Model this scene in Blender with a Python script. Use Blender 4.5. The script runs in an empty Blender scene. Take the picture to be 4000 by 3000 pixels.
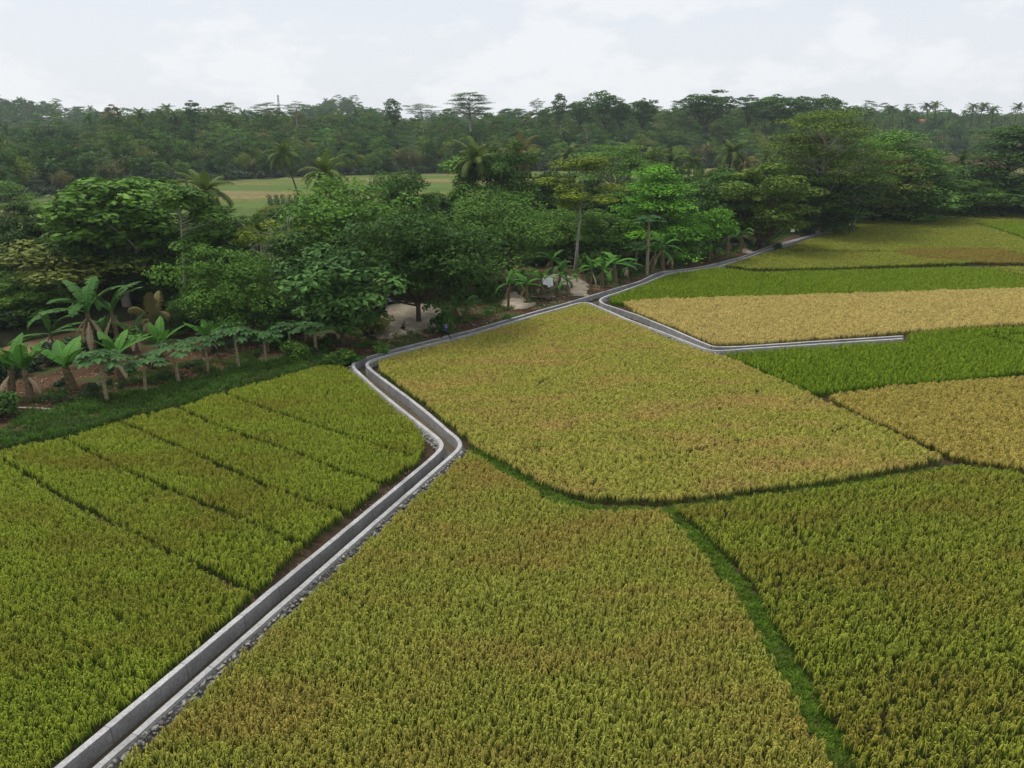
import bpy, bmesh, math, random
import numpy as np
from mathutils import Vector, Matrix

# ------------------------------------------------------------------ camera, world, sun
scene = bpy.context.scene
COL = scene.collection
R = np.random.default_rng(7)
CAMZ, F, HORIZ = 22.6, 3080.0, 480.0            # metres, focal length and horizon row in 4000x3000 photo pixels
PITCH = math.atan((1500 - HORIZ) / F)
cam_data = bpy.data.cameras.new("camera")
cam_data.sensor_width = 36.0
cam_data.lens = F / 4000 * 36.0
cam_data.clip_start = 0.5
cam_data.clip_end = 12000
cam = bpy.data.objects.new("camera", cam_data)
COL.objects.link(cam)
cam.location = (0, 0, CAMZ)
cam.rotation_euler = (math.pi / 2 - PITCH, 0, 0)
scene.camera = cam

SUN_EL, SUN_AZ = math.radians(60), math.radians(-62)   # azimuth from +Y towards +X
world = bpy.data.worlds.new("World")
scene.world = world
world.use_nodes = True
wn, wl = world.node_tree.nodes, world.node_tree.links
wn.clear()
w_out = wn.new("ShaderNodeOutputWorld")
w_bg = wn.new("ShaderNodeBackground")
w_bg.inputs["Strength"].default_value = 0.1
sky = wn.new("ShaderNodeTexSky")
sky.sky_type = 'NISHITA'
sky.sun_disc = False
sky.sun_elevation = SUN_EL
sky.sun_rotation = SUN_AZ
sky.air_density = 1.0
sky.dust_density = 2.0
w_tc = wn.new("ShaderNodeTexCoord")
w_sep = wn.new("ShaderNodeSeparateXYZ")
wl.new(w_tc.outputs["Generated"], w_sep.inputs[0])
w_map = wn.new("ShaderNodeMapping")
w_map.inputs["Scale"].default_value = (1.0, 1.0, 2.2)
w_map.inputs["Location"].default_value = (3.1, 1.7, 0.4)
wl.new(w_tc.outputs["Generated"], w_map.inputs[0])
w_n = wn.new("ShaderNodeTexNoise")
w_n.inputs["Scale"].default_value = 8.0
w_n.inputs["Detail"].default_value = 9.0
w_n.inputs["Roughness"].default_value = 0.55
wl.new(w_map.outputs[0], w_n.inputs["Vector"])
w_r = wn.new("ShaderNodeValToRGB")
w_r.color_ramp.elements[0].position = 0.47
w_r.color_ramp.elements[0].color = (0, 0, 0, 1)
w_r.color_ramp.elements[1].position = 0.57
w_r.color_ramp.elements[1].color = (1, 1, 1, 1)
wl.new(w_n.outputs["Fac"], w_r.inputs[0])
veil = wn.new("ShaderNodeMixRGB")                        # high thin veil over the blue
veil.inputs[0].default_value = 0.86
veil.inputs[2].default_value = (7.95, 8.4, 9.15, 1)
wl.new(sky.outputs[0], veil.inputs[1])
cl = wn.new("ShaderNodeMixRGB")                          # cumulus in the haze
cl.inputs[2].default_value = (9.5, 9.6, 9.75, 1)
w_mul = wn.new("ShaderNodeMath")
w_mul.operation = 'MULTIPLY'
w_mul.inputs[1].default_value = 0.42
wl.new(w_r.outputs[0], w_mul.inputs[0])
wl.new(w_mul.outputs[0], cl.inputs[0])
wl.new(veil.outputs[0], cl.inputs[1])
hor = wn.new("ShaderNodeMapRange")                        # whiter towards the hazy horizon
hor.inputs[1].default_value = 0.0
hor.inputs[2].default_value = 0.30
hor.inputs[3].default_value = 1.0
hor.inputs[4].default_value = 0.0
wl.new(w_sep.outputs[2], hor.inputs[0])
glow = wn.new("ShaderNodeMixRGB")
glow.blend_type = 'ADD'
glow.inputs[2].default_value = (1.3, 1.15, .95, 1)
wl.new(hor.outputs[0], glow.inputs[0])
wl.new(cl.outputs[0], glow.inputs[1])
wl.new(glow.outputs[0], w_bg.inputs["Color"])
wl.new(w_bg.outputs[0], w_out.inputs["Surface"])

sun_d = bpy.data.lights.new("sun", 'SUN')
sun_d.energy = 2.9
sun_d.angle = math.radians(18)
sun_d.color = (1.0, 0.95, 0.86)
sun = bpy.data.objects.new("sun", sun_d)
COL.objects.link(sun)
sdir = Vector((math.sin(SUN_AZ) * math.cos(SUN_EL), math.cos(SUN_AZ) * math.cos(SUN_EL), math.sin(SUN_EL)))
sun.rotation_euler = sdir.to_track_quat('Z', 'Y').to_euler()

vs = scene.view_settings
vs.view_transform = 'Standard'
vs.look = 'None'
vs.exposure = 0.0
vs.gamma = 1.0
scene.cycles.use_denoising = True
scene.cycles.denoiser = 'OPENIMAGEDENOISE'
scene.cycles.denoising_input_passes = 'RGB_ALBEDO_NORMAL'
scene.cycles.denoising_prefilter = 'NONE'
scene.cycles.max_bounces = 6
scene.cycles.transparent_max_bounces = 8
scene.cycles.diffuse_bounces = 3
scene.cycles.glossy_bounces = 2
scene.cycles.volume_bounces = 1
scene.cycles.caustics_reflective = False
scene.cycles.caustics_refractive = False

# ------------------------------------------------------------------ from photo pixels to the ground
CT, ST = math.cos(PITCH), math.sin(PITCH)


def ray(px, py):
    X, Y = (px - 2000) / F, (1500 - py) / F
    return np.array([X, CT + Y * ST, -ST + Y * CT])


def G(px, py, z=0.0):
    d = ray(px, py)
    k = (z - CAMZ) / d[2]
    return np.array([d[0] * k, d[1] * k])


def GP(pts, z=0.0):
    return np.array([G(a, b, z) for a, b in pts])


def top_z(px, py, y):
    """height of the view ray through a pixel at depth y"""
    d = ray(px, py)
    return CAMZ + d[2] / d[1] * y


def inpoly(P, poly):
    x, y = P[:, 0], P[:, 1]
    res = np.zeros(len(P), bool)
    n = len(poly)
    for i in range(n):
        x1, y1 = poly[i]
        x2, y2 = poly[(i + 1) % n]
        if y1 == y2:
            continue
        c = ((y1 > y) != (y2 > y)) & (x < (x2 - x1) * (y - y1) / (y2 - y1) + x1)
        res ^= c
    return res


def dpoly(P, line):
    b = np.full(len(P), 1e9)
    for a, c in zip(line[:-1], line[1:]):
        v = c - a
        L = v @ v
        if L < 1e-12:
            continue
        s = np.clip(((P - a) @ v) / L, 0, 1)
        q = P - a - s[:, None] * v
        b = np.minimum(b, np.hypot(q[:, 0], q[:, 1]))
    return b


def sstep(t):
    t = np.clip(t, 0, 1)
    return t * t * (3 - 2 * t)


def resample(line, step):
    line = np.asarray(line, float)
    d = np.r_[0, np.cumsum(np.linalg.norm(np.diff(line, axis=0), axis=1))]
    n = max(2, int(d[-1] / step) + 1)
    s = np.linspace(0, d[-1], n)
    return np.stack([np.interp(s, d, line[:, k]) for k in range(line.shape[1])], 1)


def smooth(line, it=2, keep=()):
    line = line.copy()
    for _ in range(it):
        m = line.copy()
        m[1:-1] = 0.25 * line[:-2] + 0.5 * line[1:-1] + 0.25 * line[2:]
        line = m
    return line


def vnoise(x, y, seed=0, sc=1.0):
    r = np.random.default_rng(seed)
    T = r.random((64, 64))
    x, y = np.asarray(x) / sc, np.asarray(y) / sc
    xi, yi = np.floor(x).astype(int), np.floor(y).astype(int)
    fx, fy = sstep(x - xi), sstep(y - yi)
    a = T[xi % 64, yi % 64]
    b = T[(xi + 1) % 64, yi % 64]
    c = T[xi % 64, (yi + 1) % 64]
    d = T[(xi + 1) % 64, (yi + 1) % 64]
    return (a * (1 - fx) + b * fx) * (1 - fy) + (c * (1 - fx) + d * fx) * fy


# ------------------------------------------------------------------ mesh building
class MB:
    def __init__(s):
        s.v, s.f, s.n = [], [], 0       # f: (array (M,k), material, tint)

    def add(s, V, Fc, mat=0, tint=0.5):
        V = np.asarray(V, float).reshape(-1, 3)
        Fc = np.asarray(Fc, int)
        s.v.append(V)
        s.f.append((Fc + s.n, mat, np.broadcast_to(np.asarray(tint, float), (len(Fc),)).copy()))
        s.n += len(V)

    def tube(s, path, rad, n=6, mat=0, tint=0.5, cap=True):
        path = np.asarray(path, float)
        rad = np.broadcast_to(np.asarray(rad, float), (len(path),))
        t = np.gradient(path, axis=0)
        t /= np.linalg.norm(t, axis=1)[:, None] + 1e-9
        up = np.array([0, 0, 1.0]) if abs(t[0][2]) < .9 else np.array([1.0, 0, 0])
        V = []
        for p, d, r in zip(path, t, rad):
            a = np.cross(d, up)
            a /= np.linalg.norm(a) + 1e-9
            b = np.cross(d, a)
            up = np.cross(a, d)
            ang = np.arange(n) * 2 * math.pi / n
            V.append(p + r * (np.cos(ang)[:, None] * a + np.sin(ang)[:, None] * b))
        k = len(path)
        i, j = np.meshgrid(np.arange(k - 1), np.arange(n), indexing='ij')
        q = np.stack([i * n + j, i * n + (j + 1) % n, (i + 1) * n + (j + 1) % n, (i + 1) * n + j], -1).reshape(-1, 4)
        s.add(np.concatenate(V), q, mat, tint)
        if cap:
            for e, c in ((0, path[0]), (k - 1, path[-1])):
                ring = V[e]
                m = np.vstack([ring, c])
                tri = [(x, (x + 1) % n, n) for x in range(n)]
                s.add(m, tri, mat, tint)

    def box(s, c, size, rot=None, mat=0, tint=0.5):
        c, h = np.asarray(c, float), np.asarray(size, float) / 2
        V = np.array([[x, y, z] for x in (-1, 1) for y in (-1, 1) for z in (-1, 1)]) * h
        if rot is not None:
            V = V @ np.asarray(rot).T
        s.add(V + c, [(0, 1, 3, 2), (4, 6, 7, 5), (0, 4, 5, 1), (2, 3, 7, 6), (0, 2, 6, 4), (1, 5, 7, 3)], mat, tint)

    def strip(s, path, width, side, mat=0, tint=0.5):
        path = np.asarray(path, float)
        w = np.broadcast_to(np.asarray(width, float), (len(path),))[:, None]
        side = np.asarray(side, float)
        V = np.concatenate([path - side * w / 2, path + side * w / 2])
        k = len(path)
        i = np.arange(k - 1)
        s.add(V, np.stack([i, i + 1, i + 1 + k, i + k], 1), mat, tint)

    def cards(s, P, N, size, aspect=0.55, mat=0, tint=None, bend=0.15, rng=R, along=None):
        """diamond leaf per point"""
        n = len(P)
        N = N / (np.linalg.norm(N, axis=1)[:, None] + 1e-9)
        T = rng.normal(size=(n, 3)) if along is None else along
        T = T - (T * N).sum(1)[:, None] * N
        T /= np.linalg.norm(T, axis=1)[:, None] + 1e-9
        B = np.cross(N, T)
        L = np.broadcast_to(np.asarray(size, float), (n,))[:, None]
        W = L * aspect / 2
        a = P - T * L * .5 - N * L * bend
        b = P + B * W
        c = P + T * L * .5 - N * L * bend
        d = P - B * W
        V = np.stack([a, b, c, d], 1).reshape(-1, 3)
        s.add(V, np.arange(4 * n).reshape(n, 4), mat, rng.random(n) if tint is None else tint)

    def mesh(s, name, mats=(), smooth_=False):
        me = bpy.data.meshes.new(name)
        V = np.concatenate(s.v) if s.v else np.zeros((0, 3))
        me.vertices.add(len(V))
        me.vertices.foreach_set("co", V.astype(np.float32).ravel())
        loops = np.concatenate([f.ravel() for f, _, _ in s.f])
        tot = np.concatenate([np.full(len(f), f.shape[1]) for f, _, _ in s.f])
        start = np.r_[0, np.cumsum(tot)[:-1]]
        me.loops.add(len(loops))
        me.loops.foreach_set("vertex_index", loops.astype(np.int32))
        me.polygons.add(len(tot))
        me.polygons.foreach_set("loop_start", start.astype(np.int32))
        mi = np.concatenate([np.full(len(f), m) for f, m, _ in s.f])
        me.polygons.foreach_set("material_index", mi.astype(np.int32))
        me.polygons.foreach_set("use_smooth", np.full(len(tot), bool(smooth_)))
        at = me.attributes.new("tint", 'FLOAT', 'FACE')
        at.data.foreach_set("value", np.concatenate([t for _, _, t in s.f]).astype(np.float32))
        for m in mats:
            me.materials.append(m)
        me.update(calc_edges=True)
        me.validate()
        return me


def tag(o, label=None, cat=None, group=None, kind=None):
    if label:
        o["label"] = label
    if cat:
        o["category"] = cat
    if group:
        o["group"] = group
    if kind:
        o["kind"] = kind
    return o


def link(name, data, parent=None, loc=(0, 0, 0), rz=0.0, sc=(1, 1, 1)):
    o = bpy.data.objects.new(name, data)
    COL.objects.link(o)
    o.location = loc
    o.rotation_euler = (0, 0, rz)
    o.scale = sc
    if parent:
        o.parent = parent
    return o


def build(mb, name, mats, parent=None, smooth_=False, **k):
    if not isinstance(mats, (list, tuple)):
        mats = [mats]
    return link(name, mb.mesh(name, mats, smooth_), parent, **k)


# ------------------------------------------------------------------ materials
def newmat(name):
    m = bpy.data.materials.new(name)
    m.use_nodes = True
    nt = m.node_tree
    nt.nodes.clear()
    out = nt.nodes.new("ShaderNodeOutputMaterial")
    return m, nt, out


def nd(nt, t, **kw):
    n = nt.nodes.new(t)
    for k, v in kw.items():
        setattr(n, k, v)
    return n


def mixc(nt, a, b, fac, mode='MIX'):
    n = nt.nodes.new("ShaderNodeMixRGB")
    n.blend_type = mode
    for i, x in ((0, fac), (1, a), (2, b)):
        if hasattr(x, "links"):
            nt.links.new(x, n.inputs[i])
        elif i == 0:
            n.inputs[0].default_value = x
        else:
            n.inputs[i].default_value = (*x, 1) if len(x) == 3 else x
    return n.outputs[0]


def noise(nt, scale, detail=3.0, lo=0.35, hi=0.65, rough=0.55, coord='pos', stretch=None):
    if coord == 'pos':
        c = nd(nt, "ShaderNodeNewGeometry").outputs["Position"]
    else:
        c = nd(nt, "ShaderNodeTexCoord").outputs["Object"]
    if stretch:
        mp = nd(nt, "ShaderNodeMapping")
        mp.inputs["Scale"].default_value = stretch
        mp.inputs["Rotation"].default_value = (0, 0, -.18)
        nt.links.new(c, mp.inputs[0])
        c = mp.outputs[0]
    n = nd(nt, "ShaderNodeTexNoise")
    n.inputs["Scale"].default_value = scale
    n.inputs["Detail"].default_value = detail
    n.inputs["Roughness"].default_value = rough
    nt.links.new(c, n.inputs["Vector"])
    mr = nd(nt, "ShaderNodeMapRange")
    mr.inputs[1].default_value = lo
    mr.inputs[2].default_value = hi
    nt.links.new(n.outputs["Fac"], mr.inputs[0])
    return mr.outputs[0]


def tint_out(nt):
    a = nd(nt, "ShaderNodeAttribute")
    a.attribute_name = "tint"
    return a.outputs["Fac"]


def principled(nt, out, col, rough=0.7, spec=0.3, bump=None, bstr=0.3, bdist=0.05, trans=0.0, metal=0.0):
    p = nd(nt, "ShaderNodeBsdfPrincipled")
    if hasattr(col, "links"):
        nt.links.new(col, p.inputs["Base Color"])
    else:
        p.inputs["Base Color"].default_value = (*col, 1)
    p.inputs["Roughness"].default_value = rough
    p.inputs["Specular IOR Level"].default_value = spec
    p.inputs["Metallic"].default_value = metal
    if bump is not None:
        b = nd(nt, "ShaderNodeBump")
        b.inputs["Strength"].default_value = bstr
        b.inputs["Distance"].default_value = bdist
        nt.links.new(bump, b.inputs["Height"])
        nt.links.new(b.outputs[0], p.inputs["Normal"])
    if trans > 0:
        t = nd(nt, "ShaderNodeBsdfTranslucent")
        if hasattr(col, "links"):
            nt.links.new(col, t.inputs["Color"])
        else:
            t.inputs["Color"].default_value = (*col, 1)
        m = nd(nt, "ShaderNodeMixShader")
        m.inputs[0].default_value = trans
        nt.links.new(p.outputs[0], m.inputs[1])
        nt.links.new(t.outputs[0], m.inputs[2])
        nt.links.new(m.outputs[0], out.inputs["Surface"])
    else:
        nt.links.new(p.outputs[0], out.inputs["Surface"])
    return p


def simple(name, col, rough=0.7, spec=0.3, var=0.25, nscale=3.0, bstr=0.0, metal=0.0):
    m, nt, out = newmat(name)
    c2 = tuple(x * (1 - var) for x in col)
    n = noise(nt, nscale, 4.0)
    principled(nt, out, mixc(nt, c2, col, n), rough, spec, n if bstr else None, bstr, metal=metal)
    return m


def leafmat(name, dark, light, trans=0.22, rough=0.5, spec=0.1, rnd=0.25, patch=None, pscale=0.15, plo=.4, phi=.6):
    """colour from leaf tint, per object random, optional large patches of another colour"""
    m, nt, out = newmat(name)
    c = mixc(nt, dark, light, tint_out(nt))
    if patch:
        c = mixc(nt, c, patch, noise(nt, pscale, 5.0, plo, phi, .62, stretch=(.45, 1.3, 1)))
    oi = nd(nt, "ShaderNodeObjectInfo")
    mr = nd(nt, "ShaderNodeMapRange")
    mr.inputs[3].default_value = 1 - rnd
    mr.inputs[4].default_value = 1 + rnd
    nt.links.new(oi.outputs["Random"], mr.inputs[0])
    hs = nd(nt, "ShaderNodeHueSaturation")
    nt.links.new(mr.outputs[0], hs.inputs["Value"])
    nt.links.new(c, hs.inputs["Color"])
    principled(nt, out, hs.outputs[0], rough, spec, trans=trans)
    return m


def objleaf(name, trans=0.22):
    """leaf colour = object colour varied by leaf tint"""
    m, nt, out = newmat(name)
    oi = nd(nt, "ShaderNodeObjectInfo")
    d = mixc(nt, oi.outputs["Color"], (0.42, 0.47, 0.45), 1.0, 'MULTIPLY')
    l = mixc(nt, oi.outputs["Color"], (1.68, 1.6, 1.3), 1.0, 'MULTIPLY')
    principled(nt, out, mixc(nt, d, l, tint_out(nt)), 0.6, 0.12, trans=trans)
    return m


def forestmat(name):
    m, nt, out = newmat(name)
    oi = nd(nt, "ShaderNodeObjectInfo")
    r = nd(nt, "ShaderNodeValToRGB")
    cr = r.color_ramp
    cols = [(0, (.045, .10, .028)), (.2, (.08, .165, .034)), (.4, (.055, .13, .038)), (.58, (.13, .19, .042)),
            (.74, (.085, .15, .048)), (.88, (.15, .17, .06)), (1, (.10, .22, .04))]
    cr.elements[0].position, cr.elements[0].color = 0, (*cols[0][1], 1)
    cr.elements[1].position, cr.elements[1].color = 1, (*cols[-1][1], 1)
    for p, c in cols[1:-1]:
        e = cr.elements.new(p)
        e.color = (*c, 1)
    nt.links.new(oi.outputs["Random"], r.inputs[0])
    d = mixc(nt, r.outputs[0], (0.55, 0.6, 0.6), 1.0, 'MULTIPLY')
    l = mixc(nt, r.outputs[0], (1.68, 1.6, 1.3), 1.0, 'MULTIPLY')
    principled(nt, out, mixc(nt, d, l, tint_out(nt)), 0.7, 0.08, trans=0.18)
    return m


M = {}
M['bark'] = simple("bark", (.11, .085, .06), .9, .1, .5, 2.0)
M['palebark'] = simple("pale_bark", (.36, .33, .28), .85, .15, .4, 1.2)
M['leaf'] = objleaf("tree_leaves")
M['forest'] = forestmat("forest_leaves")
M['coping'] = None


def concrete(name, lo, hi, joints=False):
    m, nt, out = newmat(name)
    n1 = noise(nt, 1.1, 8.0, .32, .68, .7)
    n2 = noise(nt, 9.0, 5.0, .4, .68)
    c = mixc(nt, lo, hi, n1)
    c = mixc(nt, c, tuple(x * .66 for x in lo), mixc(nt, (0, 0, 0), (.6, .6, .6), n2))
    c = mixc(nt, mixc(nt, c, (.42, .41, .40), 1.0, 'MULTIPLY'), c, tint_out(nt))
    principled(nt, out, c, .85, .2, n2, .25, .01)
    return m


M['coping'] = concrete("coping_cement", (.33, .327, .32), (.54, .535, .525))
M['plaster'] = concrete("dark_cement_plaster", (.21, .206, .203), (.37, .365, .355))  # inner wall faces and channel floor, in a darker tone than the coping
M['rock'] = simple("fieldstone", (.36, .345, .32), .9, .2, .6, 5.0, .5)
M['mortar'] = simple("stone_bed", (.25, .235, .215), .95, .1, .5, 6.0, .4)
M['water_canal'] = None


def watermat(name, col, rough=.12):
    m, nt, out = newmat(name)
    n = noise(nt, 4.0, 3.0)
    big = noise(nt, .25, 3.0)
    c = mixc(nt, col, tuple(x * .78 for x in col), big)
    principled(nt, out, c, rough, .5, n, .08, .02)
    return m


M['water_canal'] = watermat("canal_water", (.105, .085, .05))
M['water_river'] = watermat("river_water", (.33, .215, .105), .25)


def sandmat():
    m, nt, out = newmat("pale_sand")
    n1 = noise(nt, .9, 5.0, .35, .65)
    n2 = noise(nt, 3.5, 5.0, .58, .72)
    c = mixc(nt, (.27, .225, .165), (.41, .355, .28), n1)
    c = mixc(nt, c, (.22, .17, .11), n2)
    principled(nt, out, c, .95, .1, noise(nt, 2.5, 5.0, .3, .7), .8, .15)
    return m


M['sand'] = sandmat()


def groundmat():
    m, nt, out = newmat("ground_soil_and_grass")
    a = nd(nt, "ShaderNodeAttribute")
    a.attribute_name = "gcol"
    n1 = noise(nt, .7, 6.0, .3, .7)
    n2 = noise(nt, 5.0, 5.0, .3, .7)
    n3 = noise(nt, .05, 5.0, .35, .65)
    c = mixc(nt, a.outputs["Color"], (.62, .6, .6), n1, 'MULTIPLY')
    c = mixc(nt, c, (.7, .68, .66), n2, 'MULTIPLY')
    c = mixc(nt, c, (1.1, 1.0, .8), n3, 'MULTIPLY')
    principled(nt, out, c, .95, .1, n2, .5, .05)
    return m


M['ground'] = groundmat()

# ------------------------------------------------------------------ measured lines (photo pixels)
W1 = [(100, 3107), (228, 3000), (1100, 2272), (1645, 1824), (1716, 1762), (1732, 1738), (1722, 1722), (1709, 1710), (1631, 1648), (1542, 1578), (1454, 1504), (1385, 1440), (1374, 1424), (1386, 1412),
      (1419, 1399), (1517, 1370), (1842, 1289), (2100, 1214), (2200, 1187), (2279, 1163), (2402, 1126.6), (2500, 1098), (2548, 1074),
      (2580, 1061), (2659, 1053), (2738, 1042), (2817, 1024), (2900, 1002), (3000, 963), (3090, 939), (3181, 914), (3249, 896)]
W2 = [(250, 3112), (377, 3000), (1100, 2361), (1471, 2035), (1745, 1796), (1799, 1748), (1799, 1721), (1752, 1685), (1689, 1629), (1607, 1562),
      (1528, 1504), (1459, 1453), (1430, 1428), (1434, 1413), (1459, 1403), (1488, 1394), (1662, 1348), (1842, 1304), (2100, 1227),
      (2200, 1200), (2241, 1187), (2282, 1179), (2298, 1180), (2342, 1199), (2453, 1247), (2580, 1294), (2706, 1343), (2776, 1370),
      (2833, 1369), (2900, 1362.5), (3200, 1343), (3526, 1321.5)]
W4 = [(3527, 1311.5), (3200, 1332), (2900, 1352.5), (2792, 1356), (2738, 1335), (2627, 1286), (2485, 1228), (2358, 1187), (2342, 1176), (2345.6, 1166),
      (2371, 1155), (2421.5, 1139), (2516, 1106), (2608, 1068), (2659, 1061), (2801, 1041), (2900, 1012), (3000, 973), (3068, 950),
      (3136, 930), (3253, 901)]
TOP = 0.6
w1 = smooth(resample(GP(W1, TOP), .5), 3)
w2 = smooth(resample(GP(W2, TOP), .5), 3)
w4 = smooth(resample(GP(W4, TOP), .5), 3)

_aw2 = np.vstack([w2, w4])
_mid1 = np.array([(p + _aw2[np.argmin(np.hypot(*(_aw2 - p).T))]) / 2 for p in w1])
_i4 = int(np.argmin(np.hypot(*(w4 - G(2345, 1170, TOP)).T)))
_mid2 = np.array([(p + w2[np.argmin(np.hypot(*(w2 - p).T))]) / 2 for p in w4[:_i4]])
canal_mid = np.vstack([_mid1[::2], _mid1[-1:]])
branch_mid = _mid2[::2]

river_c = smooth(resample(GP([(-900, 1700), (-300, 1500), (60, 1400), (500, 1300), (1000, 1205), (1440, 1125), (1900, 1045), (2300, 985), (2700, 920), (3000, 862),
                              (3350, 800), (3700, 752), (4000, 722), (4600, 700)], -1.2), 3.0), 6)

# hill profile, by azimuth column
fpx = [-900, 0, 360, 630, 830, 1260, 1736, 2400, 3000, 3300, 3700, 4000, 5000]
fpy = [840, 795, 748, 722, 710, 690, 678, 668, 655, 640, 606, 597, 585]
foot_a = np.array([G(a, b)[0] / G(a, b)[1] for a, b in zip(fpx, fpy)])
foot_y = np.array([G(a, b)[1] for a, b in zip(fpx, fpy)])
spx = [-900, 0, 260, 480, 700, 1000, 1200, 1500, 1650, 1850, 2000, 2200, 2500, 2800, 3000, 3250, 3400, 3700, 4000, 5000]
spy = [560, 540, 505, 452, 444, 440, 448, 468, 480, 470, 456, 436, 420, 416, 410, 414, 438, 436, 440, 446]
sk_a = np.array([ray(a, 480)[0] / ray(a, 480)[1] for a in spx])
sk_s = np.array([ray(a, b)[2] / ray(a, b)[1] for a, b in zip(spx, spy)])     # slope of skyline rays


def hill_z(x, y):
    x, y = np.asarray(x, float), np.asarray(y, float)
    yy = np.maximum(y, 1)
    a = x / yy
    fy = np.interp(a, foot_a, foot_y)
    ry = fy + 170
    zr = np.maximum(CAMZ + np.interp(a, sk_a, sk_s) * ry - 14.5 + 5.0 * (vnoise(a * 60 + 50, a * 0, 9) - .5), 2.0)
    z = zr * sstep((yy - fy + 8) / 178.0) - .0
    z = z * (1 - .6 * sstep((yy - ry - 20) / 160.0))
    # farther ridge
    far = 4 + 24 * np.exp(-((a + .62) / .10) ** 2) + 22 * np.exp(-((a + .205) / .045) ** 2) + 8 * vnoise(a * 40, a * 0, 5)
    z = z + far * sstep((yy - ry - 250) / 300.0)
    return z


bank_line = GP([(-700, 1990), (0, 1775), (268, 1722), (496, 1650), (708, 1602), (903, 1540), (1098, 1490), (1269, 1440), (1345, 1425)], 0.3)
bank_edge = np.vstack([bank_line,
                       smooth(resample(GP([(1374, 1424), (1419, 1399), (1517, 1370), (1842, 1289), (2100, 1214), (2402, 1126), (2580, 1061), (2900, 1002), (3249, 896)], TOP), 1.0), 1),
                       GP([(3330, 872), (3480, 840), (3720, 806), (4000, 800), (4600, 790)], .3)])
bank_poly = np.vstack([bank_edge, [[900, 900], [-900, 900]]])


def ground_z(x, y):
    x, y = np.atleast_1d(np.asarray(x, float)), np.atleast_1d(np.asarray(y, float))
    P = np.stack([x, y], 1)
    z = hill_z(x, y)
    near = y < 420
    Pn = P[near]
    b = inpoly(Pn, bank_poly)
    d = dpoly(Pn, bank_edge)
    bz = np.where(b, .48 * sstep((d - .1) / .7), 0)
    dr = dpoly(Pn, river_c)
    bz = bz * (1 - sstep((20 - dr) / 12)) - 2.3 * sstep((8.5 - dr) / 5.0)
    bz = bz - (.45 + bz) * (1 - sstep((np.minimum(dpoly(Pn, canal_mid), dpoly(Pn, branch_mid)) - .35) / .35)) * (dr > 9)
    bz = bz + np.where(b, (vnoise(Pn[:, 0], Pn[:, 1], 3, 2.2) - .5) * .22, 0) * sstep((d - .5) / 2)
    z[near] += bz
    return z


def gz(x, y):
    return float(ground_z([x], [y])[0])


# ------------------------------------------------------------------ ground sheet
def axis(segs):
    out = []
    for a, b, s in segs:
        out.append(np.arange(a, b, s))
    return np.unique(np.concatenate(out))


xs = axis([(-1400, -500, 30), (-500, -110, 8), (-110, -50, 1.0), (-50, 60, .5), (60, 175, 1.0), (175, 520, 8), (520, 1401, 30)])
ys = axis([(-60, 12, 8), (12, 150, .5), (150, 190, 1.0), (190, 420, 2.5), (420, 800, 8), (800, 1460, 30)])
gx, gy = np.meshgrid(xs, ys, indexing='ij')
px_, py_ = gx.ravel(), gy.ravel()
gzv = ground_z(px_, py_)
PG = np.stack([px_, py_], 1)
col = np.tile(np.array([.07, .052, .032]), (len(PG), 1))            # paddy mud
inb = inpoly(PG, bank_poly)
soil = np.array([.105, .06, .036])
col[inb] = soil
dr = dpoly(PG, river_c)
jit = (vnoise(px_, py_, 11, 4.0) - .5)
far_side = inb & (py_ > np.interp(px_, *[river_c[np.argsort(river_c[:, 0])][:, k] for k in (0, 1)])) & (dr > 5)
col[inb & (dr < 12)] = (.11, .075, .045)
wood = far_side & (py_ < 430)
fieldmix = vnoise(px_, py_ * 1.0, 21, 26.0)
band = vnoise(px_ * .12, py_ + px_ * .15, 22, 17.0)
band2 = vnoise(px_ * .10 + 40, py_ + px_ * .12, 23, 9.0)
fcol = np.where((band > .6)[:, None], (.23, .21, .095), np.where((band < .45)[:, None], (.115, .185, .045), (.165, .20, .06)))
fcol = fcol * (0.85 + .4 * band2[:, None])
fcol[(band2 > .86)] = (.27, .18, .115)
m = wood & (dr + jit * 10 > 34)
col[m] = fcol[m]
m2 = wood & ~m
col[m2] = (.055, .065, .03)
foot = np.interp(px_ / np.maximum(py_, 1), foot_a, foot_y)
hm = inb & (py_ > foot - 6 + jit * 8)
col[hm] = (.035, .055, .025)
# grassy bits of the near bank
gn = vnoise(px_, py_, 31, 3.0) * .6 + vnoise(px_, py_, 32, 1.3) * .4
m3 = inb & ~far_side & (gn > .56) & (py_ > 60)
col[m3] = (.06, .09, .028)
col[(py_ > 900)] = (.05, .07, .035)
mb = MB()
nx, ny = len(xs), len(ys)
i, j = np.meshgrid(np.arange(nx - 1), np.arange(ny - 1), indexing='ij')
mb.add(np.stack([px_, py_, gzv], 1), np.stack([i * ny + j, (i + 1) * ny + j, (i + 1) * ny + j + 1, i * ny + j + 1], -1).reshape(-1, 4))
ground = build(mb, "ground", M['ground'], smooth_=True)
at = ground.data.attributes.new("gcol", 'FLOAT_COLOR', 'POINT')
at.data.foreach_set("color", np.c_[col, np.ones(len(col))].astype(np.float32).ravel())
tag(ground, "muddy and grassy ground under the fields, river bank and wooded hill", "ground", kind="structure")

# river
mb = MB()
t = np.gradient(river_c, axis=0)
t /= np.linalg.norm(t, axis=1)[:, None]
nn = np.stack([-t[:, 1], t[:, 0]], 1)
k = len(river_c)
L_, R_ = river_c + nn * 9, river_c - nn * 9
V = np.c_[np.vstack([L_, R_]), np.full(2 * k, -1.2)]
i = np.arange(k - 1)
mb.add(V, np.stack([i, i + 1, i + 1 + k, i + k], 1))
river = build(mb, "river_water", M['water_river'])
tag(river, "muddy brown river behind the first row of trees", "river", kind="structure")

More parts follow.
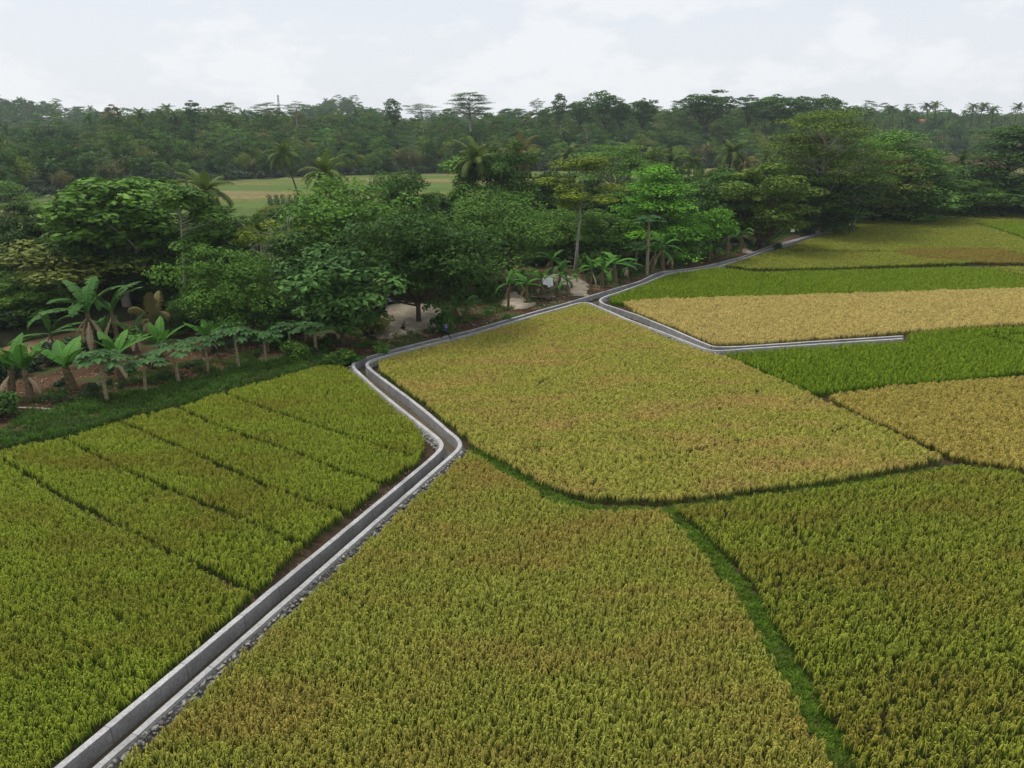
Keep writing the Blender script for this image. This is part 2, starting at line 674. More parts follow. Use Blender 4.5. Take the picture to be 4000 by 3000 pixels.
# ------------------------------------------------------------------ irrigation canal
canal = link("irrigation_canal", None, loc=(0, 0, 0))
tag(canal, "concrete irrigation canal zigzagging between the rice fields and forking once", "canal")
WALL = 0.29


def wall_part(line, inner_side, end_fade=False):
    """line = centre of the wall's top; inner_side +1: channel lies to the left of the walking direction"""
    # casting joints every few metres
    d = np.r_[0, np.cumsum(np.linalg.norm(np.diff(line, axis=0), axis=1))]
    js = np.cumsum(R.uniform(2.2, 4.2, int(d[-1] / 2.5)))
    js = js[js < d[-1] - .5]
    s_all = np.unique(np.r_[d, js, js + .045])
    line = np.stack([np.interp(s_all, d, line[:, q]) for q in (0, 1)], 1)
    mids = (s_all[:-1] + s_all[1:]) / 2
    tone = R.uniform(.62, 1.0, len(js) + 1)[np.searchsorted(js, mids)]
    isj = np.min(np.abs(mids[:, None] - (js + .0225)[None]), axis=1) < .02
    tone = np.where(isj, .1, tone)
    t = np.gradient(line, axis=0)
    t /= np.linalg.norm(t, axis=1)[:, None]
    n = np.stack([-t[:, 1], t[:, 0]], 1) * inner_side
    k = len(line)
    jz = (vnoise(line[:, 0], line[:, 1], 41, 1.1) - .5) * .02
    jw = (vnoise(line[:, 0], line[:, 1], 42, .8) - .5) * .035
    # profile: (offset towards channel, z)
    prof = [(-WALL / 2 - .34, -.12), (-WALL / 2 - .03, TOP - .12), (-WALL / 2 - .01, TOP - .1), (-WALL / 2, TOP), (WALL / 2 - .003, TOP), (WALL / 2, TOP - .003), (WALL / 2 + .05, -.4)]
    rows = []
    for q, (o, z) in enumerate(prof):
        oo = o + (jw if q < 4 else jw * .25)
        zz = z + (jz if q > 0 else 0)
        rows.append(np.c_[line + n * (oo[:, None]), np.full(k, z) + (jz if q in (1, 2, 3, 4, 5) else 0)])
    mb = MB()
    V = np.concatenate(rows)
    i = np.arange(k - 1)
    for q in range(len(prof) - 1):
        a, b = q * k, (q + 1) * k
        f = np.stack([a + i, a + i + 1, b + i + 1, b + i], 1)
        if inner_side > 0:
            f = f[:, ::-1]
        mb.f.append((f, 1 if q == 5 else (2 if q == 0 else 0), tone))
    mb.v.append(V)
    mb.n = len(V)
    for e in (0, k - 1):
        idx = [q * k + e for q in range(len(prof))]
        mb.f.append((np.array([idx]), 0, np.array([.8])))
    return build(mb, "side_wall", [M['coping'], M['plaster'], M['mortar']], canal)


wall_part(w1, -1)
wall_part(w2, 1)
wall_part(w4, 1)


def offset(line, d):
    t = np.gradient(line, axis=0)
    t /= np.linalg.norm(t, axis=1)[:, None]
    return line + np.stack([-t[:, 1], t[:, 0]], 1) * d


def nearest(line, p):
    return line[np.argmin(np.hypot(*(line - p).T))]


# channel floor and water: ribbon from left wall to the nearest point of the right walls
allr = np.vstack([w2, w4])


def channel(name, z, mat, parent):
    mb = MB()
    A = w1
    Bp = []
    jp = G(2298, 1176, TOP)
    for p in A:
        q = allr[np.argmin(np.hypot(*(allr - p).T))]
        Bp.append(q)
    Bp = np.array(Bp)
    k = len(A)
    V = np.c_[np.vstack([A, Bp]), np.full(2 * k, z)]
    i = np.arange(k - 1)
    mb.add(V, np.stack([i, i + k, i + 1 + k, i + 1], 1))
    # side branch
    s4 = w4[:int(np.argmin(np.hypot(*(w4 - G(2345, 1170, TOP)).T)))]
    A = s4
    w2s = w2[int(np.argmin(np.hypot(*(w2 - G(2290, 1179, TOP)).T))):]
    Bp = np.array([nearest(w2s, p) for p in A])
    k = len(A)
    V = np.c_[np.vstack([A, Bp]), np.full(2 * k, z - .004)]
    i = np.arange(k - 1)
    mb.add(V, np.stack([i, i + 1, i + 1 + k, i + k], 1))
    # junction
    jq = np.vstack([GP([(2150, 1213), (2282, 1180), (2342, 1199), (2358, 1187), (2342, 1170), (2480, 1118), (2420, 1124), (2279, 1164)], TOP)])
    mb.add(np.c_[jq, np.full(len(jq), z - .008)], [tuple(range(len(jq)))])
    return build(mb, name, mat, parent)


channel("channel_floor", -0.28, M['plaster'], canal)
cw = channel("canal_water", -0.14, M['water_canal'], None)
tag(cw, "shallow brown water lying in the concrete canal", "water", kind="structure")


# stone facing on the outer sides
def ico():
    bm = bmesh.new()
    bmesh.ops.create_icosphere(bm, subdivisions=1, radius=1.0)
    V = np.array([v.co[:] for v in bm.verts])
    Fc = np.array([[v.index for v in f.verts] for f in bm.faces])
    bm.free()
    return V, Fc


ICO = ico()


def rocks(mb, P, size, rng=R, flat=.7, mat=0):
    for p, s in zip(P, size):
        V = ICO[0] * (1 + rng.normal(0, .16, (len(ICO[0]), 1)))
        a = rng.normal(size=(3, 3))
        q, _ = np.linalg.qr(a)
        V = (V * np.array([1, rng.uniform(.6, .95), rng.uniform(.5, .8)])) @ q.T
        mb.add(V * s * np.array([1, 1, flat]) + p, ICO[1], mat, rng.random())


def stone_face(line, side, rows=((.02, .08, .40), (.0, .17, .25), (.0, .27, .1)), dens=.22):
    mb = MB()
    ln = resample(line, dens)
    for z_, off, z in rows:
        o = offset(ln, side * (WALL / 2 + off))
        n = len(o)
        P = np.c_[o + R.normal(0, .05, (n, 2)), z + R.normal(0, .03, n)]
        rocks(mb, P, R.uniform(.10, .19, n), mat=0)
    return build(mb, "stone_facing", M['rock'], canal)


def seg(line, p0, p1):
    a = int(np.argmin(np.hypot(*(line - G(*p0, TOP)).T)))
    b = int(np.argmin(np.hypot(*(line - G(*p1, TOP)).T)))
    return line[min(a, b):max(a, b) + 1]


stone_face(seg(w2, (250, 3112), (1799, 1745)), -1)
stone_face(seg(w1, (1722, 1722), (1374, 1424)), 1)
stone_face(seg(w2, (2270, 1180), (2820, 1370)), -1, rows=((0, .08, .40), (0, .18, .25), (0, .28, .1), (0, .42, .02)), dens=.28)
stone_face(seg(w4, (2380, 1192), (2420, 1140)), -1, dens=.3)
stone_face(seg(w2, (1500, 1480), (1480, 1396)), -1, dens=.3)

# ------------------------------------------------------------------ instanced stuff (geometry nodes on points)
def gn_instancer(name, collection):
    ng = bpy.data.node_groups.new(name, 'GeometryNodeTree')
    ng.interface.new_socket(name="Geometry", in_out='INPUT', socket_type='NodeSocketGeometry')
    ng.interface.new_socket(name="Geometry", in_out='OUTPUT', socket_type='NodeSocketGeometry')
    gi, go = ng.nodes.new('NodeGroupInput'), ng.nodes.new('NodeGroupOutput')
    ci = ng.nodes.new('GeometryNodeCollectionInfo')
    ci.inputs['Collection'].default_value = collection
    ci.inputs['Separate Children'].default_value = True
    ci.inputs['Reset Children'].default_value = True
    ip = ng.nodes.new('GeometryNodeInstanceOnPoints')
    ip.inputs['Pick Instance'].default_value = True
    ng.links.new(gi.outputs[0], ip.inputs['Points'])
    ng.links.new(ci.outputs[0], ip.inputs['Instance'])
    for nm, dt, sock in (("rot", 'FLOAT_VECTOR', 'Rotation'), ("scl", 'FLOAT_VECTOR', 'Scale'), ("pick", 'INT', 'Instance Index')):
        na = ng.nodes.new('GeometryNodeInputNamedAttribute')
        na.data_type = dt
        na.inputs['Name'].default_value = nm
        ng.links.new(na.outputs['Attribute'], ip.inputs[sock])
    ng.links.new(ip.outputs[0], go.inputs[0])
    return ng


def stuff(name, P, ng, nvar, scl, tilt=.12, rng=R, label=None, cat=None):
    me = bpy.data.meshes.new(name)
    n = len(P)
    me.vertices.add(n)
    me.vertices.foreach_set("co", np.asarray(P, np.float32).ravel())
    a = me.attributes.new("rot", 'FLOAT_VECTOR', 'POINT')
    rot = np.c_[rng.normal(0, tilt, n), rng.normal(0, tilt, n), rng.uniform(0, 2 * math.pi, n)]
    a.data.foreach_set("vector", rot.astype(np.float32).ravel())
    a = me.attributes.new("scl", 'FLOAT_VECTOR', 'POINT')
    s = np.asarray(scl, float)
    if s.ndim == 1:
        s = np.stack([s, s, s], 1)
    a.data.foreach_set("vector", s.astype(np.float32).ravel())
    a = me.attributes.new("pick", 'INT', 'POINT')
    a.data.foreach_set("value", rng.integers(0, nvar, n).astype(np.int32))
    o = link(name, me)
    mod = o.modifiers.new("scatter", 'NODES')
    mod.node_group = ng
    tag(o, label, cat, kind="stuff")
    return o


def proto_collection(name, meshes):
    c = bpy.data.collections.new(name)
    for q, me in enumerate(meshes):
        o = bpy.data.objects.new("%s_%02d" % (name, q), me)
        c.objects.link(o)
    return c


def rice_tuft(seed, leaves=13, pan=10, h=.78, lw=.019, pw=.032, spread=.2, droop=1.0, reach=1.0):
    r = np.random.default_rng(seed)
    mb = MB()
    for q in range(leaves):
        az = r.uniform(0, 2 * math.pi)
        d = np.array([math.cos(az), math.sin(az), 0])
        side = np.array([-d[1], d[0], 0])
        L = h * r.uniform(.75, 1.05)
        out = r.uniform(.08, 1.0) * spread
        b = d * r.uniform(0, .07)
        ts = np.array([0, .5, .8, 1.0])
        path = b + np.outer(ts ** 1.8 * out, d) + np.outer(L * (ts - .18 * ts ** 4), [0, 0, 1])
        mb.strip(path, lw * np.array([.7, 1, .75, .1]), side, 0, r.random())
    for q in range(pan):
        az = r.uniform(0, 2 * math.pi)
        d = np.array([math.cos(az), math.sin(az), 0])
        side = np.array([-d[1], d[0], 0]) * .8 + np.array([0, 0, .5]) * r.choice([-1, 1])
        zb = h * r.uniform(.72, .98)
        rr = r.uniform(.06, .18) * reach
        dr_ = r.uniform(.5, 1.2) * droop
        path = np.array([d * .05 + [0, 0, zb * .7], d * rr * .45 + [0, 0, zb + .07], d * rr + [0, 0, zb + .08 - .03 * dr_],
                         d * rr * 1.45 + [0, 0, zb - .02 - .07 * dr_], d * rr * 1.65 + [0, 0, zb - .08 - .14 * dr_]])
        mb.strip(path, pw * np.array([.25, .7, 1, .95, .3]), side, 1, r.random())
    return mb


def rice_kind(name, leaf, pcol, **kw):
    lm = leafmat(name + "_leaf", leaf[0], leaf[1], .3, .7, .08, .2, leaf[2] if len(leaf) > 2 else None, .22, .42, .68)
    pm = leafmat(name + "_panicle", pcol[0], pcol[1], .3, .7, .08, .2, pcol[2] if len(pcol) > 2 else None, .24, .45, .66)
    ms = [rice_tuft(100 + q, **kw).mesh(name + "_tuft", [lm, pm]) for q in range(6)]
    return gn_instancer(name, proto_collection(name, ms)), 6


RICE = {
    'green': rice_kind("green_rice", ((.039, .107, .005), (.115, .23, .014)), ((.215, .305, .024), (.44, .49, .065), (.32, .30, .045)), leaves=11, pan=9),
    'olive': rice_kind("olive_rice", ((.036, .095, .006), (.12, .205, .016)), ((.26, .305, .04), (.54, .525, .11), (.45, .36, .09)), spread=.14, droop=1.35, leaves=11, pan=12, reach=.9),
    'dark': rice_kind("dark_rice", ((.030, .094, .005), (.10, .195, .012)), ((.19, .245, .022), (.44, .465, .07), (.35, .31, .055)), h=.84, leaves=11, pan=9, reach=.85),
    'gold': rice_kind("gold_rice", ((.095, .20, .015), (.205, .30, .033), (.08, .20, .014)), ((.36, .38, .06), (.62, .57, .14), (.57, .43, .14)), leaves=9, pan=12),
    'bright': rice_kind("bright_rice", ((.06, .155, .006), (.165, .30, .016)), ((.21, .31, .02), (.33, .42, .035)), leaves=20, pan=4),
    'tan': rice_kind("tan_rice", ((.31, .29, .07), (.44, .38, .10)), ((.52, .43, .145), (.73, .60, .22)), leaves=8, pan=14),
    'amber': rice_kind("amber_rice", ((.17, .21, .022), (.28, .28, .042)), ((.40, .34, .075), (.60, .49, .13)), leaves=9, pan=13),
    'rust': rice_kind("rust_rice", ((.12, .14, .018), (.20, .195, .03)), ((.25, .205, .04), (.37, .29, .065)), leaves=9, pan=12),
    'lime': rice_kind("lime_rice", ((.07, .15, .009), (.155, .25, .018)), ((.21, .27, .032), (.39, .41, .07), (.31, .30, .05)), leaves=11, pan=11),
}


def field(name, kind, poly, sp, gaps=(), gapw=.35, label="", rowdir=None, jit=.28, hs=1.0, rows=None, excl=(), off=0.0, zc=.35, lowgap=None):
    P = GP(poly, zc) if not isinstance(poly, np.ndarray) else poly
    lo, hi = P.min(0), P.max(0)
    # keep to what the camera could see from here or a step aside
    lo = np.maximum(lo, [-110, 17])
    hi = np.minimum(hi, [175, 330])
    c = (lo + hi) / 2
    d = np.hypot(*(hi - lo)) / 2
    g1 = np.arange(-d, d, sp)
    ga, gb = (np.arange(-d, d, rows[0]), np.arange(-d, d, rows[1])) if rows else (g1, g1)
    A, B = np.meshgrid(ga, gb, indexing='ij')
    A, B = A.ravel(), B.ravel()
    th = rowdir if rowdir is not None else 0.0
    A = A + R.normal(0, jit * sp * .5, len(A))
    B = B + R.normal(0, jit * sp, len(B))
    Q = np.stack([c[0] + A * math.cos(th) - B * math.sin(th), c[1] + A * math.sin(th) + B * math.cos(th)], 1)
    mg = .72
    Q = Q[(np.abs(Q[:, 0]) < Q[:, 1] * mg + 9)]
    Q = Q[inpoly(Q, P)]
    edge = dpoly(Q, np.vstack([P, P[:1]]))
    wob = (vnoise(Q[:, 0], Q[:, 1], 51, .9) - .3) * .35
    Q = Q[edge > off + wob]
    for g in gaps:
        L = GP(g, .5)
        dd = dpoly(Q, L)
        Q = Q[dd > gapw * (.55 + .9 * vnoise(Q[:, 0], Q[:, 1], 52, 1.6))]
    for e in excl:
        Q = Q[~inpoly(Q, GP(e, .35))]
    for line, dd in ((w1, .42), (w2, .78), (w4, .42)):
        if len(Q):
            Q = Q[dpoly(Q, line) > dd]
    thin = vnoise(Q[:, 0], Q[:, 1], 53, 2.3) * .55 + vnoise(Q[:, 0], Q[:, 1], 54, .8) * .45
    Q = Q[thin + R.random(len(Q)) * .25 > .2]
    n = len(Q)
    big = vnoise(Q[:, 0], Q[:, 1], 55, 3.0)
    s = hs * (.92 + .12 * big + R.normal(0, .05, n))
    wide = sp / .25
    S = np.stack([s * wide, s * wide, s], 1)
    ng, nv = RICE[kind]
    o = stuff(name, np.c_[Q, np.full(n, -.02)], ng, nv, S, .09, label=label, cat="rice field")
    return o


L1 = [(-200, 1690), (0, 1793), (244, 1944), (504, 2078), (651, 2151), (936, 2290), (1000, 2320)]
L2 = [(230, 1705), (456, 1822), (700, 1932), (920, 2017), (1164, 2123), (1220, 2150)]
L3 = [(450, 1640), (692, 1749), (854, 1814), (1042, 1903), (1302, 1993), (1360, 2010)]
L4 = [(690, 1595), (895, 1684), (1115, 1757), (1302, 1830), (1473, 1885), (1520, 1900)]
L5 = [(880, 1540), (1074, 1614), (1221, 1659), (1383, 1712), (1619, 1785)]
FA = [(-700, 1960), (0, 1773), (268, 1720), (496, 1647), (708, 1598), (903, 1533), (1098, 1484), (1269, 1435), (1343, 1440), (1440, 1513), (1546, 1586),
      (1627, 1659), (1668, 1757), (1630, 1813), (1502, 1894), (1342, 2026), (1182, 2141), (956, 2361), (592, 2706), (172, 3018), (-60, 3250), (-700, 3250)]
field("rice_field", 'green', FA, .235, (L1, L2, L3, L4, L5), .2, "green rice field ruled into strips, left of the canal's long straight arm", rowdir=.35)
FB = [(1800, 1765), (1840, 1775), (1975, 1865), (2133, 1955), (2260, 2000), (2580, 2012), (2660, 2080), (2750, 2190), (2850, 2300), (2935, 2440), (3015, 2590), (3100, 2740),
      (3190, 2900), (3250, 3010), (3400, 3260), (100, 3260), (377, 3000), (1100, 2361), (1471, 2035), (1745, 1796)]
field("rice_field", 'olive', FB, .245, (), .3, "olive rice field planted in clear rows, filling the bottom middle below the golden field", rowdir=-.27, jit=.11, rows=(.27, .20))
FC = [(2632, 1998), (2969, 1955), (3308, 1910), (3647, 1850), (3726, 1838), (3873, 1850), (4000, 1872), (4700, 1990), (4700, 3260), (3500, 3260), (3325, 3000), (3271, 2890), (3187, 2732),
      (3102, 2585), (3022, 2438), (2933, 2291), (2834, 2178), (2733, 2075)]
field("rice_field", 'dark', FC, .26, (), .3, "dark green rice field in the lower right beyond the grassy bund", rowdir=.1, jit=.4)
FD = [(1477, 1412), (1474, 1446), (1560, 1518), (1662, 1609), (1770, 1688), (1821, 1735), (1975, 1815), (2133, 1905), (2291, 1955), (2574, 1966), (2969, 1922), (3308, 1876), (3690, 1800),
      (3444, 1681), (3210, 1573), (3082, 1506), (2816, 1393), (2751, 1383), (2627, 1339), (2516, 1291), (2406, 1234), (2304, 1193), (2232, 1198), (2000, 1266), (1842, 1325), (1553, 1386)]
gd = [[(2480, 1800), (2600, 1785), (2850, 1735), (2960, 1725)], [(2780, 1540), (2900, 1538), (3000, 1530)], [(3250, 1690), (3330, 1662)], [(2030, 1770), (2130, 1755)]]
field("rice_field", 'gold', FD, .25, gd, .14, "large golden ripening rice field enclosed by the canal in the middle", rowdir=.2, jit=.4)
FE = [(2816, 1385), (3000, 1366), (3535, 1329), (3545, 1308), (3722, 1288), (3831, 1287), (4000, 1280), (4400, 1262), (4400, 1440), (4000, 1461), (3777, 1488), (3451, 1510), (3191, 1545), (3080, 1500)]
field("rice_field", 'bright', FE, .27, ([(3870, 1300), (3930, 1310), (4100, 1302)], [(3850, 1310), (4000, 1345), (4200, 1372)]), .4, "bright green wedge of young rice right of the canal's side branch", jit=.45)
FF = [(3232, 1560), (3505, 1515), (3722, 1500), (4000, 1478), (4400, 1450), (4400, 1905), (4000, 1845), (3873, 1820), (3725, 1795), (3560, 1720), (3400, 1648)]
field("rice_field", 'lime', [(3868, 1049), (4000, 1046), (4400, 1072), (4400, 1108), (4000, 1080)], .38, (), .3, "thin sliver of yellow-green rice at the right edge above the vivid green band", jit=.5)
field("rice_field", 'amber', FF, .27, (), .3, "amber ripe rice field at the right edge below the green wedge", jit=.45)
FG = [(2431, 1187), (2516, 1178), (2800, 1169), (3343, 1152), (4000, 1131), (4400, 1118), (4400, 1250), (4000, 1271), (3777, 1283), (3527, 1303), (2963, 1347), (2795, 1351), (2738, 1333),
      (2643, 1290), (2548, 1252), (2475, 1221)]
field("rice_field", 'tan', FG, .3, (), .3, "pale tan band of dry ripe rice above the side branch", jit=.45)
FH = [(2377, 1164), (2421, 1147), (2516, 1113), (2608, 1077), (2659, 1068), (2801, 1049), (2880, 1058), (2963, 1068), (3343, 1058), (3722, 1048), (3863, 1048), (4000, 1083), (4400, 1110),
      (4400, 1116), (4000, 1129), (3343, 1150), (2800, 1167), (2516, 1176), (2428, 1190), (2385, 1185)]
field("rice_field", 'bright', FH, .3, (), .3, "vivid green band of young rice between the tan band and the pale upper field", jit=.45)
patch = [(3478, 986), (3560, 978), (3885, 974), (4000, 1003), (4060, 1020), (4000, 1032), (3831, 1029), (3614, 1018), (3540, 1004)]
grn = [(3815, 874), (4000, 870), (4400, 866), (4400, 960), (4000, 929), (3885, 893)]
FI = [(2832, 1041), (2963, 1056), (3288, 1049), (3831, 1029), (4000, 1033), (4400, 1060), (4400, 790), (4000, 807), (3722, 812), (3614, 820), (3451, 848), (3364, 864), (3315, 880),
      (3250, 912), (3125, 953), (3044, 980), (2908, 1018)]
bl = [[(3880, 814), (3923, 848), (4000, 853), (4200, 858)], [(3641, 845), (3831, 866), (4000, 868), (4200, 870)], [(3815, 874), (3885, 893), (4000, 930), (4200, 975)],
      [(3950, 985), (4000, 1000), (4200, 1040)], [(3100, 981), (3250, 981), (3450, 983)]]
field("rice_field", 'lime', FI, .38, bl, .8, "pale yellow-green rice fields at the back right below the treeline", jit=.5, excl=(patch, grn))
field("rice_field", 'rust', patch, .38, (), .3, "orange-brown patch of rice inside the pale upper fields at right", jit=.5)
field("rice_field", 'bright', grn, .38, (), .3, "small bright green paddy at the far right edge below the trees", jit=.5)


# grass
def grass_tuft(seed, n=16, h=.35, w=.03, spread=.2):
    r = np.random.default_rng(seed)
    mb = MB()
    for q in range(n):
        az = r.uniform(0, 2 * math.pi)
        d = np.array([math.cos(az), math.sin(az), 0])
        side = np.array([-d[1], d[0], 0])
        L = h * r.uniform(.5, 1.1)
        ts = np.array([0, .55, 1.0])
        path = d * r.uniform(0, .15) + np.outer(ts ** 1.6 * r.uniform(.3, 1) * spread, d) + np.outer(L * (ts - .3 * ts ** 3), [0, 0, 1])
        mb.strip(path, w * np.array([.9, 1, .15]), side, 0, r.random())
    return mb


gm = leafmat("grass_blades", (.045, .105, .018), (.11, .21, .035), .25, .7, .06, .25, (.08, .10, .03), .5, .5, .7)
gmb = leafmat("bund_grass_blades", (.085, .16, .015), (.17, .275, .034), .25, .7, .06, .25, (.12, .155, .03), .5, .5, .7)
GRASS = gn_instancer("grass", proto_collection("grass", [grass_tuft(q).mesh("grass_tuft", [gm]) for q in range(5)]))
GRASSB = gn_instancer("bund_grass", proto_collection("bund_grass", [grass_tuft(q + 20, 18, .28).mesh("bund_grass_tuft", [gmb]) for q in range(5)]))


def scatter_poly(P, dens, thresh=None, seed=0, sc=2.0):
    lo, hi = P.min(0), P.max(0)
    n = int(np.prod(hi - lo) * dens)
    Q = R.uniform(lo, hi, (n, 2))
    Q = Q[inpoly(Q, P)]
    if thresh is not None:
        Q = Q[vnoise(Q[:, 0], Q[:, 1], seed, sc) + R.normal(0, .1, len(Q)) > thresh]
    return Q


def clear_canal(Q, d=.35):
    for l in (w1, w2, w4):
        Q = Q[dpoly(Q, l) > d]
    return Q


def ribbon_pts(line, width, dens, z=.1):
    L = resample(line, .1)
    n = int(len(L) * .1 * width * dens)
    k = R.integers(0, len(L) - 1, n)
    t = np.gradient(L, axis=0)
    t /= np.linalg.norm(t, axis=1)[:, None]
    nn = np.stack([-t[:, 1], t[:, 0]], 1)
    return L[k] + nn[k] * R.uniform(-.5, .5, n)[:, None] * width


bund1 = GP([(1839, 1758), (2042, 1878), (2178, 1954), (2291, 1990), (2574, 2000), (2687, 2064), (2788, 2184), (2890, 2297), (2981, 2444), (3060, 2590), (3150, 2736), (3241, 2894), (3297, 3000), (3440, 3260)], .1)
bund2 = GP([(2574, 1998), (2800, 1965), (2969, 1947), (3308, 1900), (3647, 1843), (3726, 1826), (3873, 1838), (4000, 1861), (4500, 1930)], .1)
Q = np.vstack([ribbon_pts(offset(resample(bund1, .5), .03), 1.1, 65), ribbon_pts(bund2, .9, 50)])
Q = clear_canal(Q)
stuff("grass", np.c_[Q, np.zeros(len(Q))], GRASSB, 5, R.uniform(.5, 1.15, len(Q)), .2, label="bright green grass growing along the narrow bunds between the paddies", cat="grass")
strip_poly = GP([(-300, 1850), (0, 1700), (100, 1610), (330, 1560), (560, 1530), (700, 1500), (950, 1440), (1150, 1400), (1290, 1395), (1345, 1425), (1270, 1440), (1098, 1488), (903, 1540), (708, 1604), (496, 1655), (268, 1728), (0, 1782), (-300, 1870)], .4)
right_poly = GP([(2280, 1060), (2420, 1010), (2560, 985), (2700, 1000), (2800, 985), (2960, 935), (3090, 905), (3200, 880), (3330, 860), (3300, 885), (3090, 925), (2900, 990), (2650, 1043), (2560, 1055), (2480, 1090), (2380, 1120), (2300, 1110)], .4)
Q = np.vstack([scatter_poly(strip_poly, 22, .22, 61, 1.5), scatter_poly(right_poly, 9, .25, 62, 2.0), scatter_poly(GP([(1290, 1440), (1345, 1380), (1600, 1330), (1780, 1280), (2150, 1165), (2250, 1130), (2100, 1090), (1500, 1250), (1250, 1330), (300, 1500), (0, 1600)], .4), 9, .52, 63, 2.2)])
Q = clear_canal(Q, .5)
stuff("grass", np.c_[Q, ground_z(Q[:, 0], Q[:, 1]) - .02], GRASS, 5, R.uniform(.7, 1.9, len(Q)), .2, label="lush dark grass on the bank behind the strip field and beside the canal", cat="grass")

# litter of stones and dry leaves on the soil
lm_ = leafmat("dry_leaves", (.16, .10, .055), (.42, .33, .22), .1, .8, .2)
lit = []
for q in range(4):
    mb = MB()
    r = np.random.default_rng(300 + q)
    n = 9
    P = np.c_[r.normal(0, .25, (n, 2)), r.uniform(.02, .07, n)]
    mb.cards(P, np.c_[r.normal(0, .35, (n, 2)), np.ones(n)], r.uniform(.1, .26, n), .5, rng=r)
    rocks(mb, np.c_[r.normal(0, .3, (3, 2)), np.full(3, .02)], r.uniform(.04, .09, 3), r)
    lit.append(mb.mesh("litter_clump", [lm_]))
LIT = gn_instancer("litter", proto_collection("litter", lit))
soil_poly = GP([(-200, 1760), (0, 1640), (330, 1575), (900, 1445), (1290, 1395), (1380, 1400), (1600, 1345), (1850, 1280), (2100, 1210), (2350, 1140), (2500, 1090), (2640, 1050), (2900, 990), (3200, 900), (3100, 890), (2600, 960), (2250, 1020),
                (1900, 1130), (1500, 1200), (1000, 1290), (500, 1400), (0, 1480), (-200, 1560)], .4)
Q = clear_canal(scatter_poly(soil_poly, 2.2, .35, 64, 2.0), .5)
stuff("leaf_litter", np.c_[Q, ground_z(Q[:, 0], Q[:, 1])], LIT, 4, R.uniform(.6, 1.5, len(Q)), .15, label="dry leaves and small stones strewn over the reddish soil bank", cat="leaf litter")
Q = np.vstack([ribbon_pts(offset(seg(w1, (228, 3000), (1645, 1824)), .55), .7, 3.0), ribbon_pts(offset(seg(w2, (300, 3060), (1745, 1790)), -.75), .45, 2.5)])
stuff("leaf_litter", np.c_[Q, np.full(len(Q), .02)], LIT, 4, R.uniform(.4, .9, len(Q)), .15, label="bits of straw and rubble on the mud beside the canal's long arm", cat="rubble")


# ------------------------------------------------------------------ trees: prototypes
def fib(n, r):
    i = np.arange(n) + .5
    ph = np.arccos(1 - 2 * i / n)
    th = math.pi * (1 + 5 ** .5) * i + r.uniform(0, 6)
    return np.stack([np.cos(th) * np.sin(ph), np.sin(th) * np.sin(ph), np.cos(ph)], 1)


def limb(mb, a, b, r0, r1, r, sag=.12, n=5, k=5):
    a, b = np.asarray(a, float), np.asarray(b, float)
    t = np.linspace(0, 1, k)[:, None]
    L = np.linalg.norm(b - a)
    mid = r.normal(0, .07 * L, 3)
    p = a + (b - a) * t + np.sin(t * math.pi) * (mid + np.array([0, 0, -sag * L * .3]))
    mb.tube(p, np.linspace(r0, r1, k), n, cap=False)
    return p


def clump_leaves(cr, c, rad, n, size, r, up=.5, low=-.45, shell=(.72, 1.05), aspect=.55, tint=None, droop=0.0):
    d = r.normal(size=(int(n * 1.6) + 4, 3))
    d /= np.linalg.norm(d, axis=1)[:, None]
    d = d[(d[:, 2] > low) | (r.random(len(d)) < .25)][:int(n)]
    rr = r.uniform(*shell, len(d))
    # lumps inside the clump
    lump = 1 + .16 * np.sin(d @ r.normal(0, 4.0, 3) + r.uniform(0, 6)) + .1 * np.sin(d @ r.normal(0, 8.0, 3))
    P = c + d * np.asarray(rad) * (rr * lump)[:, None]
    N = d * .7 + np.array([0, 0, up]) + r.normal(0, .38, (len(d), 3))
    t0 = r.uniform(.25, .75) if tint is None else tint
    tt = np.clip(t0 + r.normal(0, .2, len(d)), 0, 1)
    along = None
    if droop:
        along = d * [1, 1, 0] + np.array([0, 0, -droop]) + r.normal(0, .3, (len(d), 3))
    cr.cards(P, N, size * r.uniform(.7, 1.3, len(d)), aspect, 0, tt, .12, r, along)


